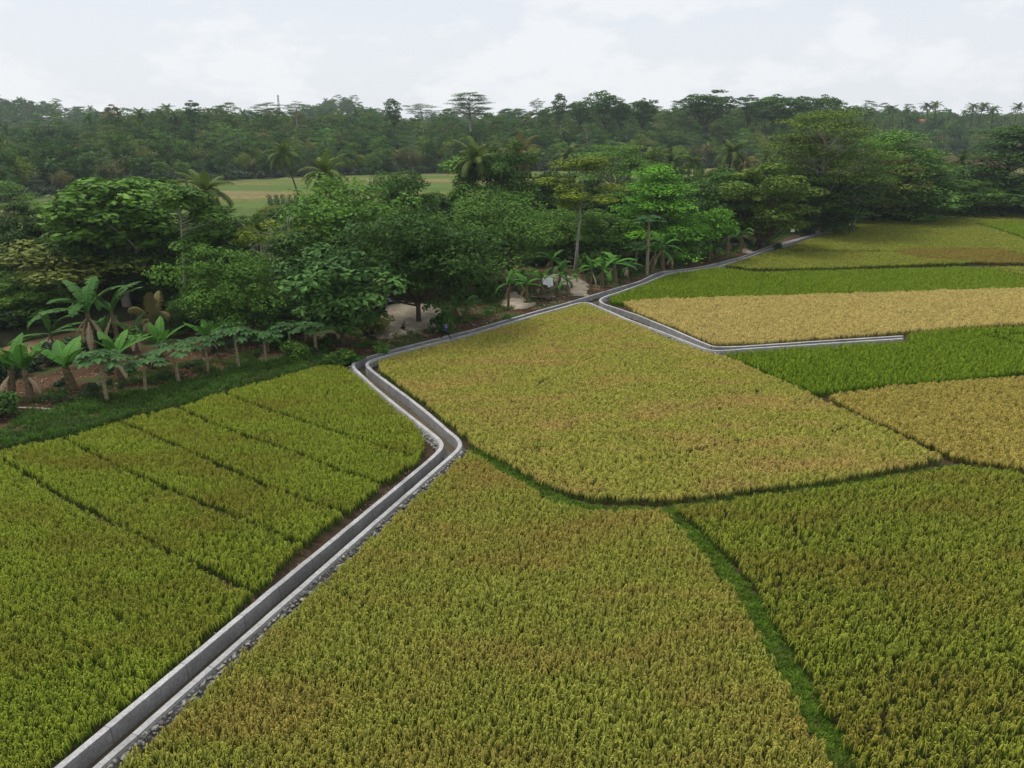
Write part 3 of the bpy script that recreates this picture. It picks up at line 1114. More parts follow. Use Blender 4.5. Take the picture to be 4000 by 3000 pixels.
def t_broad(seed, H=12., W=9., nc=26, leaf=.42, nl=5200, cb=.28, sq=1.0, big=False, pale=False, up=.5, droop=0.0):
    r = np.random.default_rng(seed)
    tr, cr = MB(), MB()
    lean = r.normal(0, .35, 2)
    hz = cb * H
    fork = np.array([lean[0], lean[1], hz * 1.05])
    tr.tube([[0, 0, -.4], [lean[0] * .4, lean[1] * .4, hz * .5], fork], [.018 * H + .05, .014 * H + .04, .011 * H + .03], 8, cap=False)
    cz = H * (cb + 1) / 2
    rz = H * (1 - cb) / 2
    dirs = fib(nc, r) + r.normal(0, .12, (nc, 3))
    ctr, rad = [], []
    fr1, fr2 = r.normal(0, 2.2, 3), r.normal(0, 4, 3)
    for q, d in enumerate(dirs):
        rr = min(.93, r.uniform(.5, .92) * (1 + .2 * math.sin(d @ fr1 + 1.3) + .12 * math.sin(d @ fr2)))
        if d[2] > .7:
            rr = min(rr, .74)
        prof = 1.0 if d[2] > -.2 else .85
        c = np.array([fork[0] * .7 + d[0] * W / 2 * rr * prof, fork[1] * .7 + d[1] * W / 2 * rr * prof, cz + d[2] * rz * rr * sq])
        ctr.append(c)
        rad.append(W * r.choice([.08, .11, .15, .2]) * r.uniform(.85, 1.15))
    for q in range(max(3, nc // 7)):
        ctr.append(np.array([*r.normal(0, W * .1, 2), cz + r.normal(0, rz * .3)]))
        rad.append(W * .2)
    wsum = sum(x * x for x in rad)
    for c, q in zip(ctr, rad):
        clump_leaves(cr, c, (q, q, q * r.uniform(.5, .75)), nl * q * q / wsum, leaf, r, up, droop=droop)
    for c in ctr[:nc]:
        if r.random() < .5:
            limb(tr, fork - [0, 0, r.uniform(0, hz * .25)], c, .010 * H, .025, r)
    return tr, cr


def t_pads(seed, H=17., W=13., layers=6, per=5, leaf=.34, nl=5200, cb=.45, flat=.26, cone=False, trunk=.02, dense=1.0):
    """flat-layered canopy on spreading limbs"""
    r = np.random.default_rng(seed)
    tr, cr = MB(), MB()
    lx = r.normal(0, .03 * H, 2)
    hz = H * cb
    top = np.array([lx[0], lx[1], H * .9])
    k = np.linspace(0, 1, 6)
    axis_ = np.c_[lx[0] * k ** 1.5, lx[1] * k ** 1.5, -.4 + (H * .9 + .4) * k]
    tr.tube(axis_, np.linspace(trunk * H + .05, .05, 6), 8, cap=False)
    pads = []
    for l in range(layers):
        f = l / max(layers - 1, 1)
        z = H * (cb + (1 - cb) * (.06 + .9 * f))
        if cone:
            R0 = W / 2 * (1.0 - .8 * f) * (.8 + .35 * math.sin(f * 3))
        else:
            R0 = W / 2 * (.55 + .6 * math.sin(math.pi * (.2 + .62 * f)) - .45 * f)
        np_ = max(2, int(per * (.5 + R0 / (W / 2))))
        a0 = r.uniform(0, 6)
        for q in range(np_):
            a = a0 + q * 2 * math.pi / np_ + r.normal(0, .3)
            rr = R0 * r.uniform(.45, 1.0)
            c = np.array([lx[0] * f + rr * math.cos(a), lx[1] * f + rr * math.sin(a), z + r.normal(0, .028 * H) - (.10 * rr if cone else -.04 * rr)])
            pr = W * r.uniform(.11, .2) * dense
            pads.append((c, pr, f))
    w = sum(p[1] ** 2 for p in pads)
    for c, pr, f in pads:
        clump_leaves(cr, c, (pr, pr * r.uniform(.7, 1.1), pr * flat), nl * pr * pr / w, leaf, r, 1.1, -.3, (.35, 1.1), .5)
        zb = max(hz * .75, c[2] - np.hypot(*(c[:2])) * .75 - .05 * H)
        b = np.array([np.interp(zb, axis_[:, 2], axis_[:, 0]), np.interp(zb, axis_[:, 2], axis_[:, 1]), zb])
        limb(tr, b, c - [0, 0, pr * flat * .3], .0065 * H, .03, r, .3)
    return tr, cr


def t_slim(seed, H=17., W=5.5, leaf=.45, nl=3000, cb=.5, lean=1.2):
    r = np.random.default_rng(seed)
    tr, cr = MB(), MB()
    k = np.linspace(0, 1, 7)
    ax = np.c_[-lean * (1 - k) ** 1.4, np.zeros(7), -.4 + (H + .2) * k * .97]
    ax[:, 0] += lean * 1.0
    ax[:, 0] -= ax[0, 0]
    tr.tube(ax, np.linspace(.007 * H + .05, .03, 7), 7, cap=False)
    nc = 18
    for q in range(nc):
        f = r.uniform(0, 1)
        z = H * (cb + (1 - cb) * f)
        R0 = W / 2 * (.35 + .75 * math.sin(math.pi * min(1, .15 + .85 * f)) ** .8)
        a = r.uniform(0, 6.3)
        rr = R0 * r.uniform(.2, .9)
        bx = np.interp(z, ax[:, 2], ax[:, 0])
        c = np.array([bx + rr * math.cos(a), rr * math.sin(a), z])
        pr = W * r.uniform(.14, .24)
        clump_leaves(cr, c, (pr, pr, pr * .6), nl / nc, leaf, r, .7)
        zb = z - rr * .6
        limb(tr, [np.interp(zb, ax[:, 2], ax[:, 0]), 0, zb], c, .07, .02, r)
    return tr, cr


def t_column(seed, H=11., W=3.4, leaf=.36, nl=3800):
    """dead trunk hung with creepers"""
    r = np.random.default_rng(seed)
    tr, cr = MB(), MB()
    tr.tube([[0, 0, -.4], [.1, 0, H * .5], [0, .1, H * .96]], [.2, .16, .07], 7, cap=False)
    n = 22
    for q in range(n):
        f = (q + .5) / n
        a = r.uniform(0, 6.3)
        wv = (.55 + .55 * math.sin(f * 7 + seed)) if f < .8 else 1.0
        rr = W * .22 * wv
        pr = W * r.uniform(.2, .33)
        c = np.array([rr * math.cos(a), rr * math.sin(a), H * (.04 + .92 * f)])
        clump_leaves(cr, c, (pr, pr, pr * 1.1), nl / n, leaf, r, .35, droop=.6)
        limb(tr, [0, 0, c[2] - .3], c, .06, .02, r)
    return tr, cr


def t_plume(seed, H=12., W=9., leaf=.5, nl=3600, n=26):
    """bamboo clump: arching culms with feathery leaves"""
    r = np.random.default_rng(seed)
    tr, cr = MB(), MB()
    for q in range(n):
        a = r.uniform(0, 6.3)
        out = W / 2 * r.uniform(.15, 1.0)
        h = H * r.uniform(.7, 1.0) * (1 - .25 * out / (W / 2))
        k = np.linspace(0, 1, 7)
        p = np.c_[(.3 + out * k ** 2.2) * math.cos(a), (.3 + out * k ** 2.2) * math.sin(a), -.3 + h * (1.15 * k - .22 * k ** 4)]
        tr.tube(p, np.linspace(.06, .015, 7), 5, cap=False)
        m = nl // n
        f = r.uniform(.3, 1, m) ** .8
        P = np.stack([np.interp(f, k, p[:, c]) for c in range(3)], 1) + r.normal(0, .35, (m, 3)) * (.5 + f)[:, None]
        N = np.c_[r.normal(0, .7, (m, 2)), np.full(m, .7)]
        al = np.c_[np.full(m, math.cos(a)), np.full(m, math.sin(a)), np.full(m, -.6)] + r.normal(0, .5, (m, 3))
        cr.cards(P, N, leaf * r.uniform(.6, 1.3, m), .32, 0, np.clip(r.normal(.5, .22, m), 0, 1), .2, r, al)
    return tr, cr


def t_twigs(seed, H=11., W=6.):
    """bare grey tangle with few leaves"""
    r = np.random.default_rng(seed)
    tr, cr = MB(), MB()
    tr.tube([[0, 0, -.4], [.2, 0, H * .3], [.1, .2, H * .5]], [.2, .15, .1], 7, cap=False)
    for q in range(46):
        a = r.uniform(0, 6.3)
        z0 = H * r.uniform(.15, .5)
        e = np.array([W / 2 * r.uniform(.2, 1) * math.cos(a), W / 2 * r.uniform(.2, 1) * math.sin(a), H * r.uniform(.45, 1.0)])
        p = limb(tr, [.15, .1, z0], e, .055, .015, r, .5)
        for w in range(4):
            b = p[r.integers(2, 5)]
            limb(tr, b, b + r.normal(0, .7, 3) + [0, 0, r.uniform(-.8, .6)], .025, .008, r)
    for q in range(9):
        c = np.array([*r.normal(0, W * .2, 2), H * r.uniform(.75, 1.0)])
        clump_leaves(cr, c, (.8, .8, .5), 90, .32, r)
    return tr, cr


def t_palm(seed, H=13., nf=22, L=4.2, lw=.12, nlf=30):
    r = np.random.default_rng(seed)
    tr, cr = MB(), MB()
    lx, ly = r.normal(0, .06 * H, 2)
    k = np.linspace(0, 1, 7)
    ax = np.c_[lx * k ** 1.6, ly * k ** 1.6, -.4 + (H - .6) * k]
    tr.tube(ax, np.linspace(.20, .13, 7), 8, cap=False)
    hub = ax[-1] + [0, 0, .1]
    for q in range(nf):
        a = q * 2.399 + r.normal(0, .15)
        e = 1.5 - 2.0 * (q / nf) + r.normal(0, .08)        # elevation at the base: young upright, old hanging
        d = np.array([math.cos(a), math.sin(a), 0])
        Lf = L * r.uniform(.85, 1.08) * (.8 if q < 3 else 1)
        n = 9
        p = [hub + d * .1]
        ang = e
        for s in range(n):
            p.append(p[-1] + (d * math.cos(ang) + np.array([0, 0, math.sin(ang)])) * Lf / n)
            ang -= (.10 + .09 * math.cos(e)) * (1.2 if q > nf * .7 else 1.0)
        p = np.array(p)
        cr.tube(p, np.linspace(.05, .012, n + 1), 4, cap=False, tint=.85)
        t = np.gradient(p, axis=0)
        t /= np.linalg.norm(t, axis=1)[:, None]
        side = np.cross(t, [0, 0, 1.0])
        side /= np.linalg.norm(side, axis=1)[:, None] + 1e-6
        f = np.linspace(.1, .99, nlf) * n
        tone = np.clip(.62 - .5 * q / nf + r.normal(0, .1), 0, 1)
        for sg in (-1, 1):
            B = np.stack([np.interp(f, np.arange(n + 1), p[:, c]) for c in range(3)], 1)
            S = np.stack([np.interp(f, np.arange(n + 1), side[:, c]) for c in range(3)], 1) * sg
            T = np.stack([np.interp(f, np.arange(n + 1), t[:, c]) for c in range(3)], 1)
            ll = (.95 * np.sin(np.pi * np.clip(.12 + .8 * f / n, 0, 1)) + .15) * r.uniform(.8, 1.1, nlf)
            drp = r.uniform(.35, .8, nlf)
            m1 = B + (S * .75 + T * .45 + np.c_[np.zeros((nlf, 2)), -.15 * drp]) * (ll * .55)[:, None]
            tp = B + (S * .8 + T * .75 + np.c_[np.zeros((nlf, 2)), -.9 * drp]) * ll[:, None]
            w = T * lw * .5
            V = np.stack([B - w, B + w, m1 + w, m1 - w, tp], 1).reshape(-1, 3)
            ix = np.arange(nlf) * 5
            cr.add(V, np.stack([ix, ix + 1, ix + 2, ix + 3], 1), 0, np.full(nlf, tone))
            V2 = np.stack([m1 - w, m1 + w, tp], 1).reshape(-1, 3)
            ix = np.arange(nlf) * 3
            cr.add(V2, np.stack([ix, ix + 1, ix + 2], 1), 0, np.full(nlf, tone))
    for q in range(6):      # dry skirt and nuts
        a = r.uniform(0, 6.3)
        c = hub + np.array([.3 * math.cos(a), .3 * math.sin(a), -.35])
        rocks(cr, [c], [.17], r, 1.1)
    return tr, cr


def banana_leaf(mb, r, base, a, e, L, W, mat=0, droop=1.0, tint=.5, torn=.25):
    n = 12
    d = np.array([math.cos(a), math.sin(a), 0])
    p = [np.array(base, float)]
    ang = e
    for s in range(n):
        p.append(p[-1] + (d * math.cos(ang) + np.array([0, 0, math.sin(ang)])) * L / n)
        ang -= droop * (.06 + .16 * s / n)
    p = np.array(p)
    t = np.gradient(p, axis=0)
    t /= np.linalg.norm(t, axis=1)[:, None]
    side = np.array([-d[1], d[0], 0])
    f = np.arange(n + 1) / n
    w = W / 2 * np.where(f < .14, .06, np.sin(np.pi * np.clip((f - .1) / .9, 0, 1)) ** .55 + .02)
    up = np.cross(side, t)
    for sg in (-1, 1):
        fold = r.uniform(-.25, .25)
        for s in range(1, n):
            dz = fold + (r.normal(0, .35) if r.random() < torn else 0)
            q0, q1 = p[s], p[s + 1]
            g = .06 * (p[s + 1] - p[s])
            o0 = side * sg * w[s] * math.cos(dz) - np.array([0, 0, 1]) * (.22 + abs(dz)) * w[s] * .8
            o1 = side * sg * w[s + 1] * math.cos(dz) - np.array([0, 0, 1]) * (.22 + abs(dz)) * w[s + 1] * .8
            mb.add([q0, q1, q1 + o1 - g, q0 + o0 + g], [(0, 1, 2, 3)], mat, min(1, max(0, tint + r.normal(0, .06))))
    mb.tube(p, np.linspace(.035, .01, n + 1), 4, mat, .95, cap=False)


def t_banana(seed, H=3.4, nl=8, young=False, dead=2, L=2.0):
    r = np.random.default_rng(seed)
    tr, cr, dd = MB(), MB(), MB()
    st = H * .55
    lx = r.normal(0, .12, 2)
    tr.tube([[0, 0, -.2], [lx[0] * .5, lx[1] * .5, st * .5], [lx[0], lx[1], st]], [.16, .13, .085], 8, cap=False)
    b = np.array([lx[0], lx[1], st - .02])
    for q in range(nl):
        a = q * 2.4 + r.normal(0, .55)
        e = (1.45 if q == 0 else (r.uniform(.95, 1.35) if young else r.uniform(.1, 1.3)))
        banana_leaf(cr, r, b, a, e, L * r.uniform(.8, 1.15), .42 * r.uniform(.85, 1.15), 0, (.5 if young else r.uniform(.7, 1.5)), r.uniform(.2, .85), .8 if not young else .3)
    for q in range(dead):
        a = r.uniform(0, 6.3)
        banana_leaf(dd, r, b - [0, 0, r.uniform(.1, .4)], a, -.9, L * .62, .24, 0, .45, r.uniform(.2, .9), .6)
    return tr, cr, dd


def t_papaya(seed, H=2.7, nl=15, S=1.0, trad=.07):
    r = np.random.default_rng(seed)
    tr, cr = MB(), MB()
    lx = r.normal(0, .1, 2)
    tr.tube([[0, 0, -.2], [lx[0] * .4, lx[1] * .4, H * .5], [lx[0], lx[1], H]], [trad * 1.15, trad, trad * .7], 7)
    b = np.array([lx[0], lx[1], H - .05])
    for q in range(nl):
        a = q * 2.4 + r.normal(0, .2)
        e = 1.1 - 1.35 * q / nl
        L = S * r.uniform(.6, .85)
        d = np.array([math.cos(a), math.sin(a), 0])
        tip = b + (d * math.cos(e) + np.array([0, 0, math.sin(e) * .8])) * L
        cr.tube([b, (b + tip) / 2 + [0, 0, .06], tip], [.018, .014, .01], 4, 0, .9, cap=False)
        nrm = d * .35 + np.array([0, 0, 1.0])
        nrm /= np.linalg.norm(nrm)
        u = d - nrm * (d @ nrm)
        u /= np.linalg.norm(u)
        v = np.cross(nrm, u)
        tn = r.uniform(.2, .85)
        for l in range(7):
            la = (l - 3) * .72
            Ld = S * .42 * (1 - .07 * abs(l - 3)) * r.uniform(.85, 1.1)
            di = u * math.cos(la) + v * math.sin(la)
            pe = -u * math.sin(la) + v * math.cos(la)
            m = tip + di * Ld * .5 - nrm * .02
            V = [tip, m + pe * Ld * .26, tip + di * Ld * .78 + pe * Ld * .15 - nrm * .08, tip + di * Ld - nrm * .14, tip + di * Ld * .78 - pe * Ld * .15 - nrm * .08, m - pe * Ld * .26]
            cr.add(V, [(0, 1, 2, 3), (0, 3, 4, 5)], 0, tn)
    return tr, cr


def t_bush(seed, H=1.6, W=2.2, leaf=.26, nl=900, nc=9):
    r = np.random.default_rng(seed)
    tr, cr = MB(), MB()
    for q in range(nc):
        a = r.uniform(0, 6.3)
        rr = W / 2 * r.uniform(.1, .72)
        pr = W * r.uniform(.18, .3)
        c = np.array([rr * math.cos(a), rr * math.sin(a), max(pr * .5, H * r.uniform(.25, .85) * (1 - .4 * rr / (W / 2)))])
        clump_leaves(cr, c, (pr, pr, pr * .8), nl / nc, leaf, r, .6)
        tr.tube([[0, 0, -.2], c * [.5, .5, .6], c], [.04, .03, .012], 5, cap=False)
    return tr, cr


class Proto:
    def __init__(s, parts, H, W):
        s.parts, s.H, s.W = parts, H, W


def proto(fn, pH, pW, /, names=("trunk", "crown"), bark='bark', lmat='leaf', extra=None, **kw):
    mbs = fn(**kw)
    mats = [M[bark], M[lmat]] + ([M[extra]] if extra else [])
    parts = [(nm, mb.mesh(nm, [mt], nm in ("trunk", "stem"))) for nm, mb, mt in zip(names, mbs, mats) if mb.n]
    V = np.concatenate([np.concatenate(m_.v) for m_ in mbs[:2] if m_.n])
    ext = np.percentile(V[:, :2], 97, axis=0) - np.percentile(V[:, :2], 3, axis=0)
    return Proto(parts, float(np.percentile(V[:, 2], 99.3)), float(ext.mean()))


M['deadleaf'] = leafmat("dead_banana_leaves", (.20, .13, .07), (.46, .36, .24), .2, .8, .2)
M['bananastem'] = simple("banana_stem", (.19, .14, .075), .8, .2, .6, 4.0)
M['papstem'] = simple("papaya_stem", (.30, .25, .15), .85, .15, .4, 5.0)

K = {}
K['broad'] = [proto(t_broad, 12, 9, seed=q, H=12., W=9., nc=40, nl=10500, cb=.08, leaf=.37) for q in (1, 2, 3)]
K['mango'] = [proto(t_broad, 11, 11.5, seed=q, H=11., W=11.5, nc=54, nl=15500, cb=.1, leaf=.36) for q in (4, 5)]
K['mangohigh'] = [proto(t_broad, 11, 11.5, seed=q, H=11., W=11.5, nc=50, nl=15500, cb=.22, leaf=.36) for q in (47, 48)]
K['pole'] = [proto(t_slim, 19, 7, bark='palebark', seed=q, H=19., W=7., lean=.5, cb=.6, nl=6500, leaf=.34) for q in (49,)]
K['bigleaf'] = [proto(t_broad, 11, 8, seed=q, H=11., W=8., nc=44, nl=5200, leaf=.58, cb=.12, up=.7) for q in (6, 7)]
K['bigtall'] = [proto(t_broad, 15, 9, bark='palebark', seed=q, H=15., W=9., nc=54, nl=6200, leaf=.6, cb=.36, up=.7) for q in (46,)]
K['tall'] = [proto(t_broad, 15, 7.5, seed=q, H=15., W=7.5, nc=44, nl=11500, cb=.1, leaf=.37) for q in (8, 9)]
K['feather'] = [proto(t_broad, 11, 11, seed=q, H=11., W=11., nc=48, nl=15000, cb=.2, leaf=.25, up=.9) for q in (10, 11)]
K['albizia'] = [proto(t_pads, 17, 13, bark='palebark', seed=q, H=17., W=13., layers=7, per=8, nl=13000, leaf=.33, dense=1.0) for q in (12, 13, 14)]
K['layered'] = [proto(t_pads, 13, 11, seed=q, H=13., W=11., layers=10, per=8, nl=15000, cb=.1, cone=True, flat=.34, dense=1.15, leaf=.34) for q in (15, 16)]
K['slim'] = [proto(t_slim, 17, 5.5, bark='palebark', seed=q, lean=.7, cb=.56, W=6., nl=5200, leaf=.36) for q in (17, 18)]
K['umbrella'] = [proto(t_pads, 19, 12, bark='palebark', seed=q, H=19., W=12., layers=4, per=6, nl=5600, cb=.7, leaf=.33, trunk=.010) for q in (19, 20)]
K['vine'] = [proto(t_column, 11, 3.4, seed=q) for q in (21, 22)]
K['plume'] = [proto(t_plume, 12, 9, names=("culm_clump", "crown"), bark='palebark', seed=q) for q in (23, 24)]
K['twigs'] = [proto(t_twigs, 11, 6, bark='palebark', seed=25)]
K['palm'] = [proto(t_palm, 13, 7.4, seed=q) for q in (26, 27, 28)]
K['youngpalm'] = [proto(t_palm, 2.6, 4.2, seed=29, H=1.6, nf=9, L=3.2)]
bn = ("pseudostem", "leaf_crown", "dead_leaves")
K['banana'] = [proto(t_banana, 3.4, 3.2, names=bn, bark='bananastem', extra='deadleaf', seed=q) for q in (30, 31, 32)]
K['bananayoung'] = [proto(t_banana, 3.2, 2.4, names=bn, bark='bananastem', extra='deadleaf', seed=q, young=True, dead=1, nl=7) for q in (33, 34)]
K['bananaold'] = [proto(t_banana, 4.4, 4.0, names=bn, bark='bananastem', extra='deadleaf', seed=q, H=4.4, dead=5, nl=7, L=2.6) for q in (35, 36)]
K['papaya'] = [proto(t_papaya, 3.0, 2.2, names=("stem", "leaf_crown"), bark='papstem', seed=q) for q in (37, 38, 39)]
K['papayatall'] = [proto(t_papaya, 7.4, 2.4, names=("stem", "leaf_crown"), bark='papstem', seed=40, H=7.0, nl=13, S=1.15, trad=.1)]
K['bush'] = [proto(t_bush, 1.6, 2.2, names=("stem", "foliage"), seed=q) for q in (41, 42, 43)]
K['roundbush'] = [proto(t_broad, 5, 4.4, seed=q, H=5., W=4.4, nc=22, nl=3600, cb=.3, leaf=.22, up=.6) for q in (44, 45)]

GREEN = {'leafy': (.12, .19, .03), 'dark': (.066, .142, .030), 'mid': (.10, .205, .034), 'blue': (.072, .155, .042), 'yel': (.18, .25, .03), 'bright': (.115, .28, .026),
         'olive': (.15, .19, .042), 'brown': (.17, .165, .065), 'palm': (.10, .145, .038), 'palmdry': (.16, .145, .06), 'ban': (.06, .165, .026), 'ban2': (.044, .12, .024),
         'pap': (.055, .13, .042), 'deep': (.052, .112, .025), 'black': (.04, .086, .02)}


def place(kind, name, cat, x, y, h, w=None, colr='mid', label=None, group=None, rz=None, z=None, var=None, dz=0.0):
    """copies one prototype: an Empty with its parts"""
    pr = K[kind][int(R.integers(len(K[kind]))) if var is None else var % len(K[kind])]
    z = gz(x, y) - .05 if z is None else z
    sz = h / pr.H
    sw = sz if w is None else w / pr.W
    o = link(name, None, loc=(x, y, z + dz), rz=R.uniform(0, 6.3) if rz is None else rz, sc=(sw, sw, sz))
    tag(o, label, cat, group)
    c = np.array(GREEN[colr]) * R.uniform(.88, 1.12)
    for nm, me in pr.parts:
        p = link(nm, me, o)
        p.color = (*c, 1)
    return o


def put(kind, name, cat, cx, by, ty, wpx, colr, label, group=None, zb=None, **k):
    """measured on the photo (2212-px wide view): column, foot row, top row, crown width"""
    s = 4000 / 2212
    z = 0.3
    for _ in range(4):
        x, y = G(cx * s, by * s, z)
        z = gz(x, y)
    h = top_z(cx * s, ty * s, y) - z
    d = math.sqrt(x * x + y * y + (CAMZ - z) ** 2)
    w = wpx * s / F * d if wpx else None
    return place(kind, name, cat, x, y, h, w, colr, label, group, **k)


T = "tree"
trees = [
 # kind, name, cx, foot, top, width, colour, label
 ('albizia', 'feathery_tree', 18, 545, 392, 120, 'mid', "small feathery thin-trunked tree at the left edge before the far fields"),
 ('tall', 'broadleaf_tree', 108, 640, 440, 100, 'black', "narrow near-black tree rising beside the far fields at left"),
 ('mango', 'broadleaf_tree', 40, 690, 590, 170, 'mid', "mid green rounded tree at the left edge above the big bananas"),
 ('broad', 'broadleaf_tree', 20, 620, 500, 110, 'deep', "dark tree at the left edge below the small feathery one"),
 ('roundbush', 'flowering_tree', 155, 715, 520, 190, 'olive', "olive low tree with yellowish blossom tips left of the leaning pale trunk"),
 ('bigtall', 'broadleaf_tree', 280, 700, 388, 190, 'mid', "tall large-leaved tree with a leaning pale trunk at left"),
 ('tall', 'broadleaf_tree', 350, 665, 425, 120, 'mid', "dense green tree between the leaning and the straight pale trunks"),
 ('broad', 'broadleaf_tree', 632, 590, 452, 100, 'dark', "dark tree closing the view to the far plot above the grey twiggy tree"),
 ('tall', 'broadleaf_tree', 558, 600, 462, 80, 'mid', "mid green tree right below the left coconut palm"),
 ('feather', 'feathery_tree', 172, 600, 455, 110, 'mid', "fine-leaved tree left of the leaning pale trunk's crown"),
 ('tall', 'broadleaf_tree', 440, 610, 440, 90, 'dark', "dark tree just left of the left coconut palm's trunk"),
 ('slim', 'slender_tree', 402, 715, 402, 120, 'mid', "slender tree with a straight pale trunk beside the large-leaved tree"),
 ('broad', 'broadleaf_tree', 210, 660, 470, 150, 'deep', "dark tree filling the gap behind the olive flowering tree"),
 ('mango', 'broadleaf_tree', 500, 735, 540, 180, 'mid', "round leafy tree with pinkish-brown shoot tips left of the grey twiggy tree"),
 ('mango', 'broadleaf_tree', 450, 640, 490, 170, 'black', "near-black tree under the left coconut palm"),
 ('twigs', 'twiggy_tree', 605, 690, 470, 120, 'yel', "grey tangled twiggy tree with a few bright green leaves on top"),
 ('vine', 'vine_draped_tree', 645, 690, 500, 70, 'dark', "dark creeper-hung tree right of the grey twiggy tree"),
 ('mango', 'broadleaf_tree', 770, 640, 395, 270, 'mid', "broad many-limbed tree with a wide dome crown in the centre left"),
 ('bigleaf', 'broadleaf_tree', 742, 745, 538, 165, 'blue', "bluish large-leaved tree in front of the wide dome tree"),
 ('mangohigh', 'broadleaf_tree', 905, 702, 455, 245, 'deep', "huge dark tree whose trunk stands in the sand heap"),
 ('broad', 'broadleaf_tree', 880, 585, 372, 120, 'dark', "dark tree poking above the wide dome tree, beside the far field"),
 ('bigleaf', 'broadleaf_tree', 955, 560, 420, 70, 'dark', "small dark large-leaved tree left of the creeper column"),
 ('vine', 'vine_draped_tree', 1005, 560, 330, 72, 'mid', "tall column of bright creepers on a dead trunk in front of a palm"),
 ('tall', 'broadleaf_tree', 1092, 560, 310, 95, 'dark', "tall dark tree with a lighter top between the two middle palms"),
 ('feather', 'feathery_tree', 1085, 612, 418, 220, 'mid', "spreading fine-leaved tree with a thick forked trunk beside the river gap"),
 ('broad', 'broadleaf_tree', 990, 640, 520, 130, 'deep', "dark low tree between the huge dark tree and the thick forked trunk"),
 ('vine', 'vine_draped_tree', 1172, 545, 370, 55, 'dark', "dark creeper column right of the middle palm"),
 ('pole', 'albizia_tree', 1242, 584, 338, 135, 'yel', "slender tree with a tall bare white trunk and thin flat crown"),
 ('mango', 'broadleaf_tree', 1205, 568, 455, 130, 'mid', "leafy tree left of the tall white trunk"),
 ('broad', 'broadleaf_tree', 1300, 566, 455, 130, 'mid', "mid green tree right of the tall white trunk"),
 ('albizia', 'albizia_tree', 1335, 500, 315, 160, 'mid', "flat-crowned tree behind the white trunk's crown"),
 ('layered', 'layered_tree', 1415, 560, 362, 170, 'bright', "big fresh green tree with layered drooping boughs behind the papaya"),
 ('feather', 'feathery_tree', 1468, 565, 470, 85, 'bright', "light green fine-leaved tree left of the round trimmed-looking tree"),
 ('roundbush', 'round_tree', 1525, 562, 450, 92, 'bright', "bright green round-headed small tree on a short stem beside the canal"),
 ('broad', 'broadleaf_tree', 1565, 525, 368, 130, 'dark', "dark tree between the fresh layered tree and the yellow-green tree"),
 ('tall', 'broadleaf_tree', 1645, 535, 355, 145, 'leafy', "tall dense yellow-green tree near the white notice board"),
 ('albizia', 'albizia_tree', 1765, 505, 240, 185, 'leafy', "tallest flat-crowned tree on the right, with bare spreading limbs"),
 ('slim', 'slender_tree', 1705, 500, 290, 90, 'olive', "slender tree with a crooked pale stem behind the white notice board"),
 ('broad', 'broadleaf_tree', 1755, 505, 372, 170, 'deep', "dark massive tree under the tallest flat-crowned tree"),
 ('layered', 'layered_tree', 1915, 478, 288, 190, 'mid', "pointed dark layered tree right of the tallest flat crown"),
 ('broad', 'broadleaf_tree', 1880, 482, 330, 130, 'olive', "olive tree with a curved pale trunk at the field's back edge"),
 ('layered', 'layered_tree', 1985, 470, 325, 110, 'mid', "layered tree sloping down to the right behind the upper rice field"),
 ('layered', 'layered_tree', 2150, 462, 275, 180, 'dark', "dark layered tree standing at the right edge"),
 ('broad', 'broadleaf_tree', 2040, 465, 405, 110, 'dark', "low dark tree beneath the right palm"),
 ('albizia', 'albizia_tree', 1840, 500, 300, 120, 'mid', "thin flat-crowned tree right beside the tallest one"),
 ('broad', 'broadleaf_tree', 1360, 520, 420, 140, 'dark', "dark tree left of the fresh green layered tree"),
 ('broad', 'broadleaf_tree', 1130, 545, 430, 120, 'black', "near-black tree below the middle palm"),
 ('broad', 'broadleaf_tree', 640, 640, 520, 110, 'dark', "dark rounded tree behind the grey twiggy tree"),
 ('bigleaf', 'broadleaf_tree', 560, 640, 500, 110, 'olive', "olive tree with pale leaves behind the pinkish-tipped tree"),
 ('feather', 'feathery_tree', 1790, 498, 440, 110, 'blue', "low bluish-green bushy tree at the canal's far end"),
 ('broad', 'broadleaf_tree', 2205, 470, 380, 120, 'deep', "dark tree cut by the right edge behind the bananas"),
 ('albizia', 'albizia_tree', 1440, 500, 350, 110, 'dark', "flat dark crown just left of the leaning palms"),
 ('broad', 'broadleaf_tree', 1490, 510, 395, 120, 'dark', "dark tree right behind the fresh green layered tree"),
 ('bigleaf', 'broadleaf_tree', 835, 600, 470, 110, 'mid', "pale leafy tree between the dome tree and the huge dark tree"),
 ('broad', 'broadleaf_tree', 330, 660, 480, 150, 'deep', "dark tree behind the leaning pale trunk"),
 ('broad', 'broadleaf_tree', 70, 720, 640, 150, 'deep', "dark low tree over the brown water at the left edge"),
 ('broad', 'broadleaf_tree', 590, 735, 640, 110, 'deep', "dark low tree over the water right of the pinkish-tipped tree"),
 ('broad', 'broadleaf_tree', 1960, 480, 380, 120, 'deep', "dark tree in front of the sloping layered tree"),
 ('broad', 'broadleaf_tree', 2100, 470, 390, 110, 'mid', "mid green tree right of the right palm"),
]
for kd, nm, cx, by, ty, w, c, lb in trees:
    put(kd, nm, T, cx, by, ty, w, c, lb, rz=0.0 if kd in ('slim', 'pole') else None)

